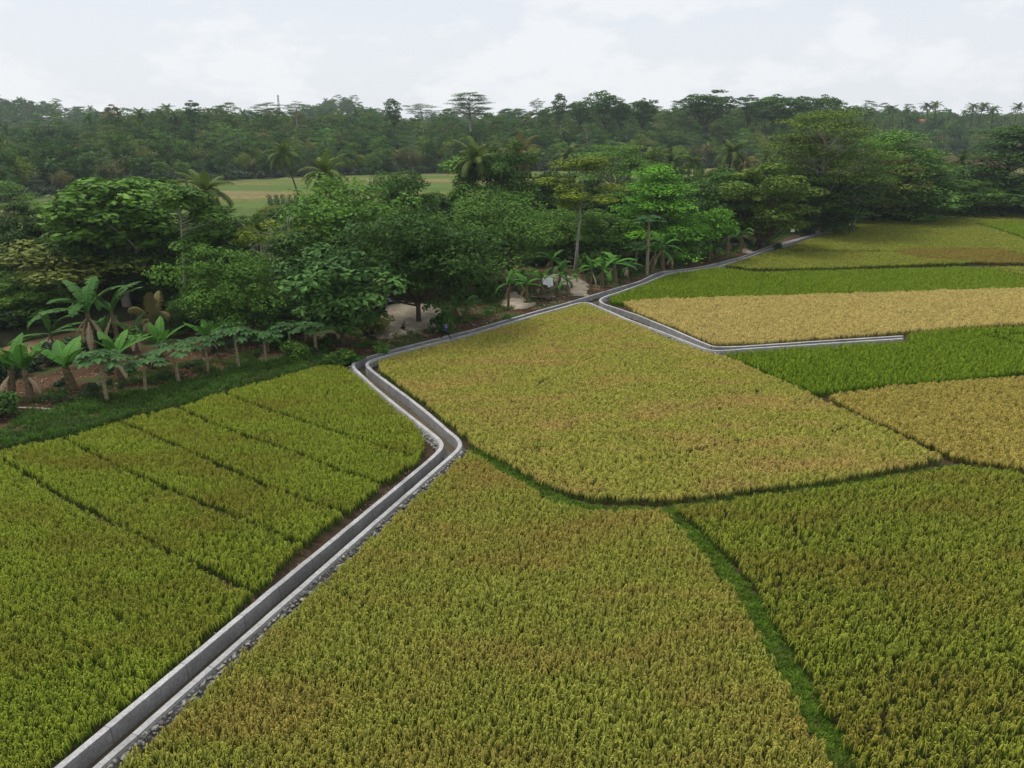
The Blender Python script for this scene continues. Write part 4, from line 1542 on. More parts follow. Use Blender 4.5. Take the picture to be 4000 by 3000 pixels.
palms = [(492, 650, 368, 130, "coconut palm with upright young fronds at left, before the far fields"),
         (755, 560, 330, 112, "coconut palm with a round head standing before the pale far field"),
         (990, 530, 300, 92, "coconut palm behind the creeper column"),
         (1155, 520, 290, 80, "coconut palm with drooping brown skirt right of the dark middle tree"),
         (1333, 480, 305, 70, "coconut palm behind the flat-crowned tree in the middle right"),
         (1385, 490, 318, 80, "left one of two palms with V-shaped fronds above the layered tree"),
         (1448, 480, 322, 76, "right one of two palms with V-shaped fronds above the layered tree"),
         (1558, 470, 302, 80, "coconut palm left of the tallest flat-crowned tree"),
         (1600, 470, 330, 70, "palm with dry brown fronds just right of another palm"),
         (2082, 455, 326, 88, "coconut palm with arching fronds before the far right fields"),
         (1640, 460, 325, 60, "small palm behind the yellow-green tree"),
         (655, 470, 300, 50, "palm at the foot of the far hill, left of the round-headed palm"),
         (1235, 450, 310, 45, "small palm behind the white trunk's crown"),
         (1500, 455, 330, 46, "small far palm between two larger palms")]
for cx, by, ty, w, lb in palms:
    put('palm', 'coconut_palm', 'palm tree', cx, by, ty, None, 'palm' if cx not in (1155, 1600) else 'palmdry', lb)
put('youngpalm', 'young_palm', 'palm tree', 338, 730, 630, 75, 'palmdry', "stemless young palm with two yellowish fronds behind the papayas")

ban = [  # kind, cx, foot, top, w, colour, label
 ('bananayoung', 68, 866, 733, 75, 'ban', "left of the two big bananas at the lower left, upright bright leaves"),
 ('bananayoung', 25, 858, 735, 75, 'ban', "banana plant at the very left edge of the soil bank"),
 ('bananayoung', 158, 842, 735, 95, 'ban', "bright upright banana plant between the left pair and the first papaya"),
 ('bananaold', 205, 770, 608, 150, 'ban2', "tallest banana in the left clump with ragged leaves and dead brown ones"),
 ('bananaold', 262, 765, 612, 120, 'ban2', "banana with white dried leaves right of the tallest one"),
 ('bananaold', 110, 775, 655, 110, 'ban2', "banana with split drooping leaves left of the tallest one"),
 ('banana', 300, 770, 680, 70, 'ban2', "dark banana behind the young yellowish palm"),
 ('bananayoung', 262, 825, 715, 90, 'ban', "bright banana standing behind the first papaya"),
 ('bananayoung', 350, 800, 695, 85, 'ban', "bright banana behind the third papaya"),
 ('bananayoung', 455, 765, 690, 70, 'ban', "banana behind the fourth papaya by the water"),
 ('banana', 580, 760, 700, 55, 'ban', "small banana behind the sixth papaya"),
 ('banana', 985, 688, 640, 60, 'ban2', "banana with brown skirt right above the walking person"),
 ('banana', 1008, 682, 632, 55, 'ban2', "banana with a leaning dry stem near the walking person"),
 ('banana', 1097, 668, 580, 60, 'ban', "front banana with one upright leaf beside the sand patch"),
 ('banana', 1140, 655, 590, 62, 'ban', "second banana beside the sand patch, with wide drooping leaves"),
 ('banana', 1125, 640, 575, 60, 'ban2', "banana behind the front pair beside the sand patch"),
 ('banana', 1168, 640, 578, 60, 'ban', "banana left of the little hut"),
 ('banana', 1205, 638, 560, 70, 'ban2', "dark banana standing over the little hut"),
 ('banana', 1225, 645, 585, 55, 'ban', "banana right of the little hut on the second sand patch"),
 ('banana', 1190, 590, 535, 60, 'ban', "banana behind the hut in the shade"),
 ('banana', 1275, 628, 555, 50, 'ban', "slender banana with a yellowing leaf right of the second sand patch"),
 ('banana', 1300, 622, 550, 60, 'ban', "banana leftmost of the grassy clump beside the canal"),
 ('banana', 1330, 612, 545, 75, 'ban', "banana with ragged wide leaves in the middle of the grassy clump"),
 ('banana', 1355, 605, 560, 60, 'ban2', "low banana right in the grassy clump"),
 ('banana', 1408, 590, 515, 75, 'ban2', "banana with brown hanging leaves by the tall papaya"),
 ('banana', 1432, 585, 500, 70, 'ban', "banana with a pale upright leaf left of the light green tree"),
 ('banana', 1450, 580, 530, 60, 'ban2', "dark banana below the light green tree"),
 ('banana', 1505, 575, 500, 60, 'ban2', "banana under the round-headed tree"),
 ('banana', 1530, 570, 515, 60, 'ban2', "banana right under the round-headed tree"),
 ('banana', 1570, 555, 480, 70, 'ban', "banana with broad grey-green leaves right of the round-headed tree"),
 ('banana', 1600, 550, 485, 70, 'ban', "banana beside the third sand patch"),
 ('banana', 1640, 535, 470, 65, 'ban', "banana in front of the yellow-green tree"),
 ('bananayoung', 1706, 505, 450, 45, 'ban', "banana with one upright leaf behind the white notice board"),
 ('banana', 2035, 462, 395, 70, 'ban2', "banana behind the hedge below the right palm"),
 ('banana', 2075, 460, 400, 70, 'ban2', "banana right below the right palm"),
 ('banana', 2110, 458, 398, 65, 'ban2', "banana at right with arching leaves over the hedge"),
 ('banana', 2150, 458, 392, 70, 'ban', "pale banana at right over the hedge"),
 ('banana', 2185, 458, 395, 60, 'ban2', "banana nearest the right edge over the hedge")]
for kd, cx, by, ty, w, c, lb in ban:
    put(kd, 'banana_plant', 'banana plant', cx, by, ty, w, c, lb)

pap = [(419, 1567, 1358, 150, "leftmost papaya of the row along the grass, biggest one"), (568, 1536, 1392, 130, "second papaya from the left, short with a wide head"),
       (698, 1498, 1332, 150, "third papaya from the left with a dense head"), (814, 1459, 1304, 125, "fourth papaya from the left, before a banana"),
       (934, 1440, 1266, 130, "fifth papaya from the left with a tall thin stem"), (1039, 1418, 1292, 110, "sixth papaya from the left, low-headed"),
       (1136, 1371, 1254, 110, "seventh papaya from the left, close to the last one"), (1235, 1382, 1248, 130, "rightmost papaya of the row near the canal bend")]
for cx, by, ty, w, lb in pap:
    s = 2212 / 4000
    put('papaya', 'papaya_tree', 'papaya tree', cx * s, by * s, ty * s, w * s, 'pap', lb, "papaya trees in a row along the grassy bank")
put('papayatall', 'papaya_tree', 'papaya tree', 1397, 600, 463, 60, 'pap', "tall lone papaya with a bare stem before the layered tree")
put('papaya', 'papaya_tree', 'papaya tree', 660, 738, 655, 62, 'pap', "shaded papaya behind the rightmost ones of the row")
put('papaya', 'papaya_tree', 'papaya tree', 1372, 585, 520, 50, 'pap', "small papaya left of the tall lone papaya")

# bushes
bush = [(735, 792, 755, 55, 'mid', "leafy bush at the canal's first bend"), (760, 790, 768, 40, 'ban', "low bright-leaved plant beside the bush at the first bend"),
        (823, 762, 735, 28, 'mid', "small bush on the soil above the canal, left of the crouching person"), (958, 720, 672, 42, 'deep', "dark broad-leaved bush behind the walking person"),
        (805, 722, 665, 60, 'olive', "olive bush hanging over the left edge of the sand heap"), (1095, 690, 678, 16, 'mid', "tiny plant on the soil bank by the front banana"),
        (1680, 542, 524, 16, 'deep', "small dark bush growing at the canal's field side"), (1290, 590, 540, 60, 'mid', "round bush on the grass right of the tall white trunk"),
        (640, 770, 735, 45, 'mid', "bush among the last papayas"), (1050, 640, 605, 45, 'dark', "dark bush at the foot of the thick forked trunk"),
        (10, 900, 850, 50, 'dark', "dark bush at the left edge below the bananas")]
for cx, by, ty, w, c, lb in bush:
    put('bush', 'bush', 'bush', cx, by, ty, w, c, lb)
hed = [(1800, 492), (1830, 485), (1850, 480), (1872, 474), (1900, 470), (1925, 467), (1945, 465), (1975, 463), (2000, 462), (2025, 460), (2050, 459), (2075, 459), (2100, 458), (2130, 457), (2155, 457), (2180, 456), (2205, 456)]
for q, (cx, by) in enumerate(hed):
    put('bush', 'bush', 'bush', cx, by + 1, by - R.uniform(22, 40), R.uniform(38, 60), ['mid', 'dark', 'blue', 'mid', 'olive'][q % 5], "leafy bush in the row along the back edge of the upper rice field", "bushes along the back edge of the upper rice field")

# undergrowth filling the river banks
um = leafmat("undergrowth_leaves", (.022, .05, .016), (.06, .12, .03), .2, .5, .35, .45)
UG = gn_instancer("undergrowth", proto_collection("undergrowth", [(lambda tc: (tc[1].mesh("undergrowth_clump", [um])))(t_bush(70 + q, 1.8, 2.6, .34, 700)) for q in range(4)]))
rp = river_c[(river_c[:, 1] < 330) & (river_c[:, 0] > -120)]
t = np.gradient(rp, axis=0)
t /= np.linalg.norm(t, axis=1)[:, None]
nn = np.stack([-t[:, 1], t[:, 0]], 1)
Q = []
for _ in range(1500):
    k = R.integers(len(rp))
    side = R.choice([-1, 1], p=[.3, .7])
    far = nn[k][1] * side > 0
    d = R.uniform(6.0, 26 if far else 9.5)
    Q.append(rp[k] + nn[k] * side * d)
Q = np.array(Q)
keep = ~((np.hypot(*(Q - G(1560, 1290, .4)).T) < 9) | (np.hypot(*(Q - G(2000, 1150, .4)).T) < 5))
Q = Q[keep & (dpoly(Q, bank_edge) > 4)]
sc_ = R.uniform(.6, 1.5, len(Q))
lowp = GP([(-200, 1640), (0, 1560), (330, 1480), (900, 1350), (1250, 1290), (1330, 1330), (1290, 1385), (900, 1435), (330, 1565), (0, 1640), (-200, 1720)], .4)
low2 = GP([(2290, 1060), (2420, 1000), (2560, 955), (2800, 935), (2960, 905), (3090, 880), (3200, 862), (3330, 850), (3260, 885), (3090, 915), (2900, 975), (2650, 1030), (2560, 1045), (2480, 1080), (2380, 1110), (2300, 1115)], .4)
Ql = np.vstack([scatter_poly(lowp, .55, .45, 65, 2.5), scatter_poly(low2, .6, .3, 66, 2.5)])
Ql = clear_canal(Ql, 1.1)
Q = np.vstack([Q, Ql])
sc_ = np.r_[sc_, R.uniform(.22, .6, len(Ql))]
stuff("undergrowth", np.c_[Q, ground_z(Q[:, 0], Q[:, 1])], UG, 4, sc_, .1, label="tangled dark undergrowth on both banks of the brown river", cat="undergrowth")

# trees crowding both banks
fills = []
for q in range(900):
    k = int(R.integers(len(rp)))
    side = R.choice([-1, 1])
    far = nn[k][1] * side > 0
    d = R.uniform(9.5, 24) if far else R.uniform(8.0, 10.5)
    c = rp[k] + nn[k] * side * d
    if abs(c[0]) > c[1] * .72 + 6 or c[1] > 300:
        continue
    if any(np.hypot(*(c - G(a, b, .4))) < rr for a, b, rr in ((1560, 1270, 12), (2010, 1130, 8), (2250, 1100, 9), (2680, 990, 8), (2890, 970, 7), (200, 1500, 10), (700, 1420, 8), (1060, 1340, 7), (1930, 1040, 6))):
        continue
    if not far and dpoly(c[None], bank_edge)[0] < 7:
        continue
    if any(np.hypot(*(c - f)) < 4.6 for f in fills):
        continue
    fills.append(c)
    pxl = 2000 + F * c[0] / (c[1] * CT + 22.6 * ST)
    kd = ['broad', 'tall', 'bigleaf', 'broad', 'feather', 'vine', 'mango'][int(R.integers(7))]
    cn = ['dark', 'deep', 'mid', 'black', 'dark', 'olive'][int(R.integers(6))]
    hh = (R.uniform(3.2, 4.8) if pxl < 430 else R.uniform(4.5, 7.5) if pxl < 700 else R.uniform(6.5, 9.5) if pxl < 2200 else R.uniform(7, 12)) if far else R.uniform(3.5, 5.5)
    place(kd, 'river_bank_tree', 'tree', c[0], c[1], hh, hh * R.uniform(.7, 1.0) if kd != 'vine' else None, cn,
          "%s tree crowding the %s bank of the brown river, half hidden by others" % ({'dark': 'dark green', 'deep': 'very dark', 'mid': 'mid green', 'black': 'near-black', 'olive': 'olive green'}[cn], 'far' if far else 'near'),
          "trees crowding the banks of the river")
print('fill', len(fills))

# ------------------------------------------------------------------ hill forest
K['hb'] = [proto(t_broad, 14, 10, seed=q, H=14., W=10., nc=34, nl=3200, leaf=.66, cb=.06) for q in (81, 82, 83)]
K['ht'] = [proto(t_broad, 17, 8, seed=q, H=17., W=8., nc=34, nl=3200, leaf=.62, cb=.1) for q in (84, 85)]
K['ha'] = [proto(t_pads, 18, 13, bark='palebark', seed=q, H=18., W=13., nl=3000, leaf=.6, cb=.4) for q in (86, 87)]
K['hp'] = [proto(t_plume, 13, 11, names=("culm_clump", "crown"), bark='palebark', seed=q, H=13., W=11., leaf=.8, nl=2600) for q in (88, 89)]
K['hc'] = [proto(t_palm, 14, 8, seed=q, H=14., nf=18, L=4.2, lw=.26, nlf=13) for q in (90, 91)]
kinds = ['hb', 'hb', 'ht', 'ha', 'hp', 'hc', 'hb', 'hb', 'hp', 'hb', 'ht']


def hill_scatter(step, f0, f1, amax=.78):
    pts = []
    for a in np.arange(-amax, amax, .004):
        fy = np.interp(a, foot_a, foot_y)
        for d in np.arange(f0, f1, step):
            if R.random() < .004 * (fy + d) / step * 1.05:
                y = fy + d + R.uniform(-.5, .5) * step
                pts.append((a * y + R.normal(0, 2), y, d))
    return np.array(pts)


def on_hill(cx, cy, h, d0=2.0):
    """point on the hill whose top at height h projects to the pixel"""
    d = ray(cx * 4000 / 2212, cy * 4000 / 2212)
    a = d[0] / d[1]
    fy = float(np.interp(a, foot_a, foot_y))
    best = None
    for y in np.arange(fy + d0, fy + 175, 1.0):
        e = abs(gz(a * y, y) + h - (CAMZ + d[2] / d[1] * y))
        if best is None or e < best[0]:
            best = (e, a * y, y)
    return best[1], best[2]


HOUSES = [(113, 302, 6.0, 7.5, 5.5, .3, 'grey', "small grey-roofed pale house half hidden by trees on the left hillside"),
          (158, 301, 6.5, 8.5, 5.5, -.25, 'red', "small red-roofed house among the trees on the left hillside"),
          (1990, 255, 7.5, 10, 6, .2, 'red', "orange-red roofed house high on the right hillside"),
          (2195, 308, 7.0, 10, 7, -.3, 'grey', "grey-brown roofed house at the right edge below the far hill")]
HXY = [on_hill(a[0], a[1], a[2]) for a in HOUSES]

HS = hill_scatter(9.5, 2, 200)
for hx, hy in HXY:
    aw = 4.5 / hy
    a0 = HS[:, 0] / HS[:, 1] - hx / hy
    HS = HS[~((np.abs(a0) < aw) & (HS[:, 1] < hy + 7) & (HS[:, 1] > hy - 120))]
HS = HS[np.argsort(HS[:, 2] + R.normal(0, 8, len(HS)))]
vis = np.abs(HS[:, 0] / HS[:, 1]) < .66
near_i = np.where(vis)[0][:290]
mask = np.zeros(len(HS), bool)
mask[near_i] = True
HN = {'hb': ("broadleaf_tree", "tree", "round-crowned tree at the front of the forest below the far hill"),
      'ht': ("tall_forest_tree", "tree", "tall narrow-crowned tree at the front of the forest below the far hill"),
      'ha': ("albizia_tree", "tree", "flat-crowned feathery tree at the front of the forest below the far hill"),
      'hp': ("bamboo_clump", "bamboo", "feathery bamboo clump at the front of the forest below the far hill"),
      'hc': ("coconut_palm", "palm tree", "coconut palm at the front of the forest below the far hill")}
HCOL = {'hb': ['dark', 'mid', 'blue', 'deep', 'mid', 'yel'], 'ht': ['dark', 'blue', 'mid', 'deep'], 'ha': ['mid', 'bright', 'blue', 'mid'], 'hp': ['olive', 'brown', 'olive', 'yel'], 'hc': ['palm', 'palmdry', 'blue']}
for x, y, d in HS[mask]:
    kd = kinds[int(R.integers(len(kinds)))]
    nm, ct, lb = HN[kd]
    h = {'hb': 13, 'ht': 16, 'ha': 17, 'hp': 13, 'hc': 14}[kd] * R.uniform(.7, 1.2) * (.75 if d < 12 else 1)
    place(kd, nm, ct, x, y, h, None, HCOL[kd][int(R.integers(len(HCOL[kd])))], lb, nm.replace("_", " ") + "s at the foot of the far hill", dz=-.4)

# the rest of the wood as one mass
fm = []
for kd in ('hb', 'ht', 'hp', 'hb', 'ht'):
    for pr in K[kd][:2] + (K['ha'][:1] if kd == 'hp' else []):
        me = pr.parts[1][1].copy()
        me.materials.clear()
        me.materials.append(M['forest'])
        fm.append(me)
pm = K['hc'][0].parts[1][1].copy()
pm.materials.clear()
pm.materials.append(M['forest'])
fm.append(pm)
FOREST = gn_instancer("forest", proto_collection("forest", fm))
far1 = HS[~mask][:, :2]
F2 = hill_scatter(15, 200, 520)[:, :2]
F3 = hill_scatter(24, 520, 900)[:, :2]
Q = np.vstack([far1, F2, F3])
sc = np.r_[R.uniform(.75, 1.2, len(far1)), R.uniform(.9, 1.35, len(F2)), R.uniform(1.1, 1.6, len(F3))]
stuff("forest", np.c_[Q, ground_z(Q[:, 0], Q[:, 1]) - .5], FOREST, len(fm), sc, .04, label="dense mixed tropical forest covering the long far hill", cat="forest")
print('forest', len(Q), 'hill individuals', mask.sum())
hm_ = leafmat("hill_undergrowth_leaves", (.03, .06, .025), (.07, .12, .035), .2, .5, .35, .4)
UG2 = gn_instancer("hill_undergrowth", proto_collection("hill_undergrowth", [t_bush(75 + q, 3.0, 5.0, .9, 260)[1].mesh("hill_bush", [hm_]) for q in range(3)]))
aa = R.uniform(-.7, .7, 900)
yy = np.interp(aa, foot_a, foot_y) + R.uniform(-2, 22, 900)
ss = R.uniform(.5, 1.1, 900)
for hx, hy in HXY:
    a2 = hx / hy + R.uniform(-6, 6, 130) / hy
    y2 = np.maximum(hy - 5 - R.uniform(0, 1, 130) ** 1.2 * 120, np.interp(a2, foot_a, foot_y) + 1)
    aa, yy, ss = np.r_[aa, a2], np.r_[yy, y2], np.r_[ss, R.uniform(.7, 1.3, 130)]
stuff("undergrowth", np.c_[aa * yy, yy, ground_z(aa * yy, yy)], UG2, 3, ss, .1, label="low scrub along the foot of the far hill where it meets the fields", cat="undergrowth")

# emergent trees on the skyline
def sky_tree(kind, name, cx, ty, wpx, depth, h, colr, label, cat="tree"):
    s = 4000 / 2212
    d = ray(cx * s, ty * s)
    y = depth
    x = d[0] / d[1] * y
    zt = top_z(cx * s, ty * s, y)
    place(kind, name, cat, x, y, h, wpx * s / F * y * 1.0, colr, label, z=zt - h)


sky_list = [('albizia', 'albizia_tree', 1015, 200, 72, 440, 19, 'dark', "big layered flat-crowned tree alone on the skyline left of centre"),
            ('umbrella', 'albizia_tree', 912, 224, 64, 440, 14, 'dark', "low umbrella-shaped tree on the skyline left of the big layered one"),
            ('ht', 'tall_forest_tree', 851, 214, 30, 430, 16, 'dark', "narrow dark tree standing up on the skyline left of the umbrella-shaped one"),
            ('umbrella', 'albizia_tree', 577, 221, 56, 440, 13, 'dark', "flat tree on the skyline beside the mast"),
            ('umbrella', 'albizia_tree', 637, 219, 46, 440, 13, 'dark', "small umbrella tree on the skyline right of the mast"),
            ('ht', 'tall_forest_tree', 412, 217, 28, 430, 15, 'dark', "rounded tree poking above the skyline in the left part"),
            ('ht', 'tall_forest_tree', 240, 226, 34, 420, 16, 'brown', "brownish pale tree on the skyline at left"),
            ('ht', 'tall_forest_tree', 1211, 203, 26, 470, 18, 'dark', "arched narrow tree on the skyline right of centre"),
            ('hb', 'broadleaf_tree', 1312, 197, 62, 470, 19, 'dark', "high leafy tree with a lumpy top on the middle skyline"),
            ('hb', 'broadleaf_tree', 1258, 212, 44, 470, 16, 'dark', "dark tree left beside the lumpy-topped one on the skyline"),
            ('hb', 'broadleaf_tree', 1392, 215, 50, 470, 16, 'deep', "round dark tree on the skyline right of the lumpy-topped one"),
            ('hb', 'broadleaf_tree', 1345, 220, 40, 470, 15, 'deep', "small round dark tree between two higher skyline trees"),
            ('hb', 'broadleaf_tree', 1535, 196, 88, 470, 20, 'deep', "broad dome-shaped dark tree highest on the right skyline"),
            ('umbrella', 'albizia_tree', 1160, 213, 28, 470, 12, 'dark', "tiny flat tree on the skyline between the two middle groups"),
            ('hb', 'broadleaf_tree', 1690, 207, 90, 480, 18, 'dark', "wide dark tree group on the right skyline"),
            ('hb', 'broadleaf_tree', 1775, 208, 70, 480, 18, 'dark', "wide dark tree at the right end of the high skyline"),
            ('ht', 'tall_forest_tree', 1620, 205, 40, 480, 17, 'dark', "slim tree between the dome-shaped tree and the wide group"),
            ('ha', 'albizia_tree', 105, 245, 80, HXY[0][1] + 14, 17, 'mid', "tall feathery tree before the bluish far ridge at left"),
            ('hb', 'broadleaf_tree', 32, 232, 24, 800, 22, 'blue', "single tree topping the bluish far ridge at the left edge")]
for a in sky_list:
    sky_tree(*a)
for q, (cx, ty) in enumerate([(2012, 220), (2026, 218), (2105, 222), (2120, 221), (1825, 228), (1936, 226), (2150, 228), (2200, 222), (195, 240), (292, 232), (1870, 232)]):
    sky_tree('hc', 'coconut_palm', cx, ty, 26, 560 if cx > 400 else 380, 15, 'palm' if q % 2 else 'blue', "coconut palm standing out against the sky on the far hill's ridge", "palm tree")
for o in list(COL.objects):
    if o.get("label", "").startswith("coconut palm standing out"):
        o["group"] = "coconut palms on the skyline"
#PART3

# ------------------------------------------------------------------ sand, people, car, hut, signs
def mound(name, pts, h, label, z=.4, back=0.0, rough=.12):
    P = GP(pts, z)
    lo, hi = P.min(0) - 1, P.max(0) + 1
    ax, ay = np.arange(lo[0], hi[0], .22), np.arange(lo[1], hi[1], .22)
    A, B = np.meshgrid(ax, ay, indexing='ij')
    Q = np.stack([A.ravel(), B.ravel()], 1)
    d = dpoly(Q, np.vstack([P, P[:1]])) * np.where(inpoly(Q, P), 1, -1)
    d = d + (vnoise(Q[:, 0], Q[:, 1], 71, 1.0) - .5) * .7
    prof = np.where(d > 0, h * (1 - np.exp(-np.maximum(d, 0) / (1.6 + h))), d * .5)
    zz = ground_z(Q[:, 0], Q[:, 1]) + .06 + prof + np.where(d > 0, (vnoise(Q[:, 0], Q[:, 1], 72, .55) - .5) * rough * (1 + h), 0)
    zz += back * sstep((Q[:, 1] - P[:, 1].mean() + 1) / 4.0) * (d > -.5)
    mb = MB()
    nx, ny = len(ax), len(ay)
    i, j = np.meshgrid(np.arange(nx - 1), np.arange(ny - 1), indexing='ij')
    f = np.stack([i * ny + j, (i + 1) * ny + j, (i + 1) * ny + j + 1, i * ny + j + 1], -1).reshape(-1, 4)
    f = f[(d[f] > -.8).all(1)]
    mb.add(np.c_[Q, zz], f)
    o = build(mb, name, M['sand'], smooth_=True)
    return tag(o, label, "sand")


def c6(x, y):
    return (1300 + x / 2.117, 1050 + y / 2.117)


def c5(x, y):
    return (1900 + x / 2.117, 950 + y / 2.117)


mound("sand_heap", [c6(*a) for a in ((255, 470), (330, 560), (390, 588), (470, 580), (560, 572), (700, 545), (830, 500), (870, 440), (870, 370), (800, 335), (640, 335), (480, 330), (420, 400))], .75,
      "largest pale sand heap, with a dark tree and a crouching person on it", back=.5)
mound("sand_heap", [c5(*a) for a in ((110, 520), (190, 420), (240, 412), (330, 465), (410, 515), (330, 545), (200, 555))], .25, "pale sand patch under the front bananas left of the little hut")
mound("sand_heap", [c5(*a) for a in ((500, 285), (560, 262), (660, 268), (760, 290), (835, 345), (830, 400), (835, 440), (720, 440), (690, 380), (600, 380), (560, 330))], .45, "pale sand heap beside the little hut near the canal fork")
mound("sand_heap", [(2625, 975), (2650, 955), (2700, 985), (2735, 1015), (2690, 1020), (2640, 1000)], .6, "pale sand heap under the light green tree and its round neighbour")
mound("sand_heap", [(2850, 965), (2890, 945), (2925, 960), (2938, 990), (2890, 990)], .6, "pale sand heap among the bananas left of the yellow-green tree")
mound("sand_heap", [c5(*a) for a in ((-40, 385), (20, 365), (75, 380), (60, 420), (-20, 425))], .2, "small pale sand patch left of the thick forked trunk")

M['skin'] = simple("skin", (.33, .19, .12), .6, .3, .1)
M['blue'] = simple("blue_shirt", (.012, .06, .48), .8, .2, .25, 9)
M['blackcloth'] = simple("black_cloth", (.012, .012, .016), .85, .2, .3, 9)
M['darkcloth'] = simple("dark_navy_cloth", (.02, .022, .035), .85, .2, .3, 9)
M['hair'] = simple("black_hair", (.01, .009, .008), .6, .3, .3, 20)
M['white'] = simple("white_cloth", (.78, .78, .76), .8, .2, .12, 4)
M['black'] = simple("black_plastic", (.015, .015, .016), .4, .4, .2)


def skin_mesh(name, pts, edges, rad, mat, sub=2, extra=None):
    bm = bmesh.new()
    sl = bm.verts.layers.skin.verify()
    vs_ = [bm.verts.new(p) for p in pts]
    for a, b in edges:
        bm.edges.new((vs_[a], vs_[b]))
    for v, r_ in zip(vs_, rad):
        v[sl].radius = (r_, r_) if not isinstance(r_, tuple) else r_
    vs_[0][sl].use_root = True
    me = bpy.data.meshes.new(name)
    bm.to_mesh(me)
    bm.free()
    o = bpy.data.objects.new(name, me)
    COL.objects.link(o)
    o.modifiers.new("skin", 'SKIN')
    m = o.modifiers.new("sub", 'SUBSURF')
    m.levels = m.render_levels = sub
    dg = bpy.context.evaluated_depsgraph_get()
    me2 = bpy.data.meshes.new_from_object(o.evaluated_get(dg))
    bpy.data.objects.remove(o)
    bpy.data.meshes.remove(me)
    me2.name = name
    me2.materials.clear()
    me2.materials.append(mat)
    if extra is not None and extra.n:
        bm = bmesh.new()
        bm.from_mesh(me2)
        em = extra.mesh("x")
        bm.from_mesh(em)
        bm.to_mesh(me2)
        bm.free()
    for p in me2.polygons:
        p.use_smooth = True
    return me2


def ellipsoid(mb, c, r, rot=None, seg=12, rings=8, z0=-1.0, mat=0):
    th = np.linspace(0, 2 * math.pi, seg, endpoint=False)
    zz = np.sin(np.linspace(math.asin(max(-1, z0)), math.pi / 2, rings))
    V = []
    for z in zz:
        q = math.sqrt(max(0, 1 - z * z))
        V += [[q * math.cos(a), q * math.sin(a), z] for a in th]
    V = np.array(V) * np.asarray(r)
    if rot is not None:
        V = V @ np.asarray(rot).T
    i, j = np.meshgrid(np.arange(rings - 1), np.arange(seg), indexing='ij')
    f = np.stack([i * seg + j, i * seg + (j + 1) % seg, (i + 1) * seg + (j + 1) % seg, (i + 1) * seg + j], -1).reshape(-1, 4)
    mb.add(V + np.asarray(c), f, mat)


